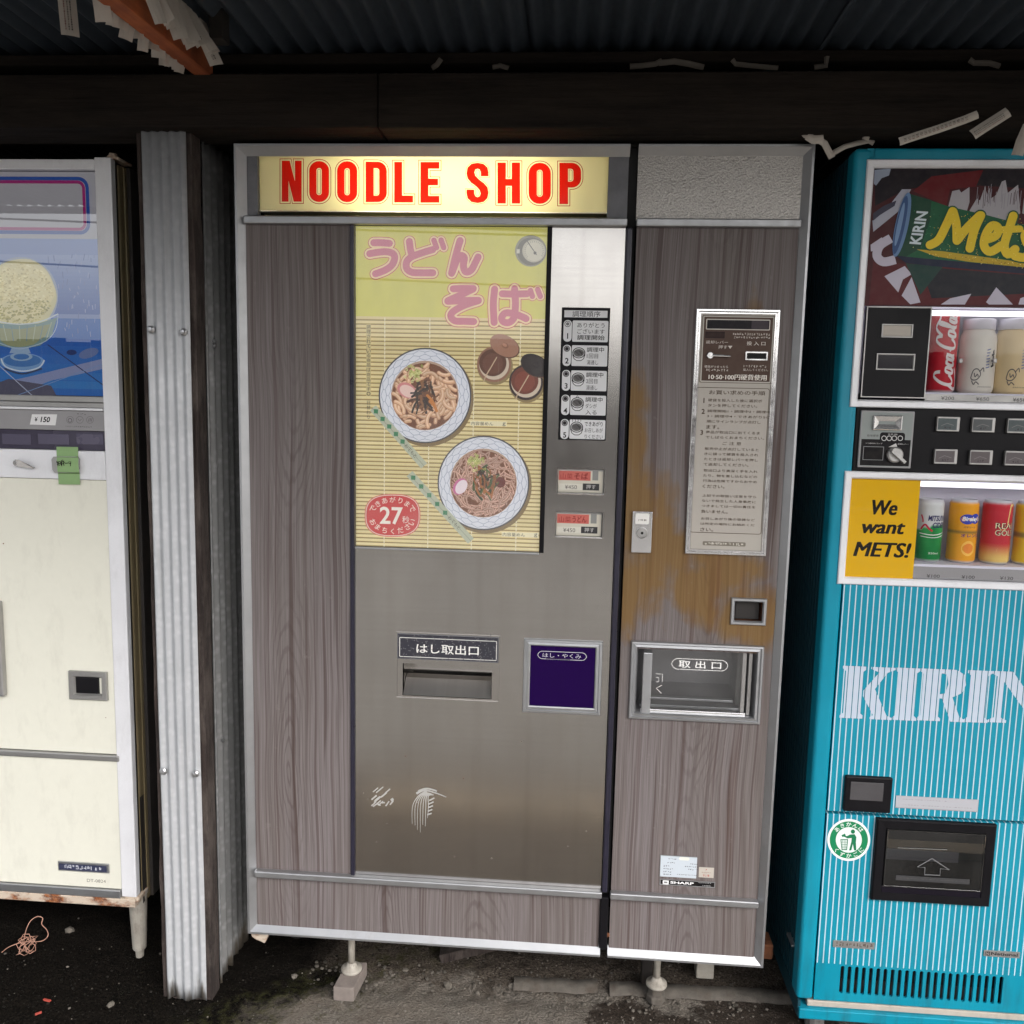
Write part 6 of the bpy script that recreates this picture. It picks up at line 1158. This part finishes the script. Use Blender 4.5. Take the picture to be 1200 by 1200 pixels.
# ================================================================== small things
# -- paper slips tied to the brace and the timber
def slip(pts, w, label, grp, Yb=None, bow=.0, text=False, mat='paper'):
    """pts: centre line in world space, w: width; a folded strip of paper"""
    pts = [Vector(p) for p in pts]; m = M(); vs = []; n = len(pts)
    for i, p in enumerate(pts):
        d = (pts[min(i+1, n-1)]-pts[max(i-1, 0)]).normalized(); v = (p-CAM).normalized(); s_ = d.cross(v).normalized(); nn = s_.cross(d)
        s_ = (s_+nn*bow).normalized()
        for k in (-.5, -.17, .17, .5): vs.append(p+s_*w*k-nn*.0015*math.cos(k*6))
    m.add(vs, [(4*i+j, 4*i+1+j, 4*i+5+j, 4*i+4+j) for i in range(n-1) for j in range(3)]); o = ob('paper_slip', m, mat, None, 0, False); o.modifiers.new('t', 'SOLIDIFY').thickness = .0006
    tag(o, label, 'paper slip', grp)
    if text:
        m = M(); a, b = pts[0], pts[-1]; d = (b-a); d.normalize(); v = ((a+b)/2-CAM).normalized(); s_ = d.cross(v).normalized(); L = (b-a).length
        for col, k0 in (((60,56,54), .14), ((120,70,66), -.2), ((90,84,80), -.02)):
            for i in range(16):
                u0 = .06+.052*i; hh = w*rnd.uniform(.015, .04)
                m.add([a+d*L*(u0+du)+s_*(w*k0+dv*hh)-v*.003 for du, dv in ((0,-1), (.034,-1), (.034,1), (0,1))], [(0,1,2,3)], S(*col))
        ob('slip_print', m, 'ink', o)
    return o
axd = ax.copy(); dn = Vector((0,0,-1)); LB = 'printed white paper slip hanging from the orange brace'; GB = 'paper slips on the orange brace'
def onb(u, side, drop=0.0): return bA+axd*u+ay*side*.022+az*.020+Vector((0,0,drop))
for i in range(13):                                                # left row, short folded ends below the brace
    u = .055+i*.026; p = onb(u, -1, -.012); ln = rnd.uniform(.022, .04); sw_ = Vector((rnd.uniform(-.006, .006), rnd.uniform(-.008, .004), 0))
    slip([p+Vector((0,0,.03)), p+sw_*.3, p+sw_+Vector((0,0,-ln*.5)), p+sw_*1.5+Vector((0,0,-ln))], rnd.uniform(.018, .027), 'short folded paper slip hanging under the left side of the orange brace', 'short slips under the brace', None, rnd.uniform(-.4, .4))
for i in range(12):                                                # right row, longer slips in a thick bunch
    u = .10+i*.021; p = onb(u, 1, .03)+Vector((.012, 0, 0)); ln = rnd.uniform(.042, .07); sw_ = Vector((.020+rnd.uniform(0, .02), rnd.uniform(-.01, .01), 0))
    slip([p+Vector((-.012,0,.018)), p+Vector((0,0,.01)), p+sw_*.5+Vector((0,0,-ln*.45)), p+sw_+Vector((0,0,-ln))], rnd.uniform(.020, .028), 'long printed paper slip bunched on the right side of the orange brace', 'long slips beside the brace', None, rnd.uniform(-.5, .5), i % 3 == 0)
a_, b_ = P(77, -14, -.30), P(82.5, 42, -.30)
slip([a_, a_.lerp(b_, .35), a_.lerp(b_, .7), b_], .030, 'long printed paper slip hanging alone left of the orange brace', None, None, .1, True)
# slips tied above the teal machine and along the beam
def pl_(pts, Y): return [P(u, v, Y) for u, v in pts]
slip(pl_([(1054,166), (1075,159), (1100,151), (1130,140.5), (1146,134)], -.10), .0145, 'long thin paper slip above the teal machine', None, None, .1, True)
slip(pl_([(1140,158), (1152,150), (1168,140), (1182,131)], -.10), .020, 'wide folded paper slip above the teal machine next to the long thin one', None, None, .2, True)
slip(pl_([(1192,182), (1198,164), (1206,146)], -.10), .020, 'upright paper slip above the teal machine', None, None, .1)
slip(pl_([(938,142), (936,150), (944,158), (956,162), (966,168), (975,185)], -.03), .013, 'twisted paper slip knotted at the corner of the woodgrain machine', None, None, .4)
slip(pl_([(946,159), (953,164), (965,163)], -.035), .016, 'crumpled paper slip knotted at the corner of the woodgrain machine', None, None, .2)
slip(pl_([(975,180), (990,172), (1004,168), (1018,165), (1024,168)], .0), .010, 'grey paper strip stretched between the woodgrain and teal machines', None, None, .4)
slip(pl_([(1018,152), (1016,158), (1014,164)], -.02), .013, 'short paper tag upright above the teal machine corner', None, None, .2)
for k, (pts_, w_, lb) in enumerate((([(738,78),(752,77),(768,75),(776,71)], .010, 'left end of a knotted paper slip lying on the dark beam'), ([(772,74),(790,72),(808,75),(825,79)], .011, 'right end of a knotted paper slip lying on the dark beam'), ([(858,70),(862,75),(880,77),(912,80)], .009, 'thin paper slip lying on the dark beam over the hammered panel'), ([(954,79),(968,77),(969,66)], .010, 'bent paper tag on the dark beam by the teal machine'), ([(1136,70),(1142,74),(1160,74),(1172,78)], .010, 'curled paper slip on the dark beam over the teal machine'), ([(506,80),(512,76),(517,69)], .010, 'small torn paper slip on the beam over the noodle sign'), ([(577,79),(586,77),(596,80)], .009, 'flat paper scrap on the beam over the noodle sign'))):
    slip(pl_(pts_, -.03), w_, lb, None, None, .3, False, 'paper_grey')
# -- on the ground: pebbles, moss crumbs, scraps, wire, kerb
pb = M(); ico = [(0,0,1), (.89,0,.45), (.28,.85,.45), (-.72,.53,.45), (-.72,-.53,.45), (.28,-.85,.45), (.72,.53,-.45), (-.28,.85,-.45), (-.89,0,-.45), (-.28,-.85,-.45), (.72,-.53,-.45), (0,0,-1)]
icf = [(0,1,2),(0,2,3),(0,3,4),(0,4,5),(0,5,1),(1,6,2),(2,7,3),(3,8,4),(4,9,5),(5,10,1),(6,7,2),(7,8,3),(8,9,4),(9,10,5),(10,6,1),(11,7,6),(11,8,7),(11,9,8),(11,10,9),(11,6,10)]
def pebble(x, y, s_, col, sq=.6):
    z = gh(x, y)+s_*.25; k = [rnd.uniform(.75, 1.2) for _ in range(12)]; a = rnd.uniform(0, 6); ca, sa = math.cos(a), math.sin(a)
    pb.add([(x+s_*k[i]*(v[0]*ca-v[1]*sa), y+s_*k[i]*(v[0]*sa+v[1]*ca), z+s_*sq*k[i]*v[2]) for i, v in enumerate(ico)], icf, col)
for i in range(1500):
    px, py = rnd.uniform(0, 960), rnd.uniform(1105, 1210); x, y = G(px, py)
    if not (-1.0 < x < 1.35 and -.4 < y < .6): continue
    dark = x < .1+.9*max(0, y+.05); s_ = rnd.choice((.0012, .0016, .002, .0025, .004 if rnd.random() < .3 else .002))
    if y < -.05 and not dark: s_ *= .6
    g_ = rnd.uniform(.35, 1.0); pebble(x, y, s_, S(*( (26,24,21) if dark and rnd.random() < .9 else (122,116,108)), g_))
for i in range(260):
    x, y = rnd.uniform(.12, 1.25), rnd.gauss(.09, .03); g_ = rnd.uniform(.3, .9); pebble(x, y, rnd.uniform(.002, .0065), S(112,106,98, g_))
for (px, py, s_) in ((82,1092,.013), (130,1176,.010), (345,1140,.009), (525,1150,.012), (600,1150,.011), (440,1150,.006), (92,1076,.003), (475,1132,.009), (380,1185,.005), (560,1160,.007)):
    x, y = G(px, py); pebble(x, y, s_, S(112,106,98,.9))
gp_ = ob('gravel', pb, 'ink_stone', None, 0, False) if 'ink_stone' in MAT else ob('gravel', pb, 'ink', None); gp_['kind'] = 'stuff'; gp_['label'] = 'loose grey gravel and grit on the ground under the machines'; gp_['category'] = 'gravel'
ms_ = M()                                                          # moss and weeds by the post
for i in range(1500):
    px = rnd.choice((rnd.gauss(330, 50), rnd.gauss(340, 60), rnd.gauss(250, 30), rnd.gauss(165, 25))); py = rnd.gauss(1165, 22)
    if py < 1105 or py > 1215: continue
    x, y = G(px, py)
    if x > .16+.5*max(0, y) or x < -.9 or (-.21 < x < -.06 and y > -.05): continue
    if mn.noise(Vector((x*14, y*14, 2))) < -.02: continue
    z = gh(x, y); h_ = rnd.uniform(.002, .006); a = rnd.uniform(0, 6.28); d_ = Vector((math.cos(a), math.sin(a), 0))*.0007; tp_ = Vector((rnd.uniform(-.004, .004), rnd.uniform(-.004, .004), h_)); b_ = Vector((x, y, z-.001))
    ms_.add([b_-d_, b_+d_, b_+tp_], [(0,1,2)], S(*rnd.choice(((22,25,14),(32,34,20),(18,20,12),(42,41,26)))))
mo = ob('moss', ms_, 'ink', None); mo['kind'] = 'stuff'; mo['label'] = 'low dark green moss and weeds around the foot of the post'; mo['category'] = 'moss'
# wire tangle
ctr = G(32, 1118); w3 = M(); base = Vector((ctr[0], ctr[1], .006)); path = []
for i in range(70):
    a = i*.55; r_ = .018+.012*math.sin(i*1.3); path.append(base+Vector((r_*.7*math.cos(a), r_*.8*math.sin(a)-.01*math.sin(i*.4), .02+.02*math.sin(a*.5+i*.2))))
def gpt(px, py, z): x, y = G(px, py, z); return Vector((x, y, z))
lp1 = catmull([tuple(gpt(*p)) for p in ((2,1116,.004), (12,1109,.006), (28,1104,.008), (48,1103,.01), (56,1097,.02), (55,1090,.03), (49,1083,.04), (50,1076,.05), (44,1074,.055), (37,1078,.05), (33,1084,.04), (30,1092,.03), (28,1104,.015), (31,1116,.005))], 6)
w3.tube(lp1, .0011, 6); w3.tube(path, .0009, 5)
tag(ob('wire_tangle', w3, 'wire_copper', None, 0, True), 'tangle of thin pinkish wire on the soil under the cream machine', 'wire')
for (px, py, an, ln, lb) in ((55,1172,-.3,.011,'larger red plastic scrap lying on the dark soil'), (45,1188,.6,.007,'smaller red plastic scrap lying on the dark soil')):
    x, y = G(px, py); tag(ob('plastic_scrap', M().obox((x, y, gh(x, y)+.003), Vector((math.cos(an), math.sin(an), .1)).normalized(), Vector((-math.sin(an), math.cos(an), 0)), Vector((0,0,1)), ln, .0032, .0016), 'red_scrap', None, .0008), lb, 'scrap')
# broken concrete edge under the woodgrain machine
def kerb(xa, xb, ya, yb, lb):
    n = 26; m = M(); r_ = []
    for i in range(n+1):
        u = i/n; x = xa+(xb-xa)*u; y = ya+(yb-ya)*u+.009*mn.noise(Vector((x*22, 1, 0))); r_.append([(x, y-.034, -.006), (x, y-.020+.006*mn.noise(Vector((x*30, 4, 0))), .0015+.003*mn.noise(Vector((x*40, 7, 0)))), (x, y+.006, .004+.004*mn.noise(Vector((x*45, 2, 0)))), (x, y+.012, -.012)])
    for i in range(n): m.add(r_[i]+r_[i+1], [(0,4,5,1), (1,5,6,2), (2,6,7,3)])
    m.add(r_[0], [(0,1,2,3)]); m.add(r_[n], [(3,2,1,0)]); tag(ob('concrete_edge', m, 'concrete', None, 0, True), lb, 'kerb')
A, B, Cc = G(612, 1148), G(700, 1152), G(935, 1164)
kerb(A[0]-.02, B[0], A[1], B[1], 'short broken concrete edge left of the pale foot block'); kerb(B[0]+.03, Cc[0], B[1], Cc[1], 'long concrete edge running under the woodgrain machine to the teal one')
a_, b_ = G(520, 1118), G(600, 1112); tag(ob('timber_offcut', M().obox(((a_[0]+b_[0])/2, .20, .028), Vector((.95,.05,.28)).normalized(), Vector((-.05,1,0)).normalized(), Vector((-.28,0,.95)).normalized(), .10, .03, .012), 'timber_post', None, .002), 'old timber offcut lying in the dark under the woodgrain machine', 'timber')
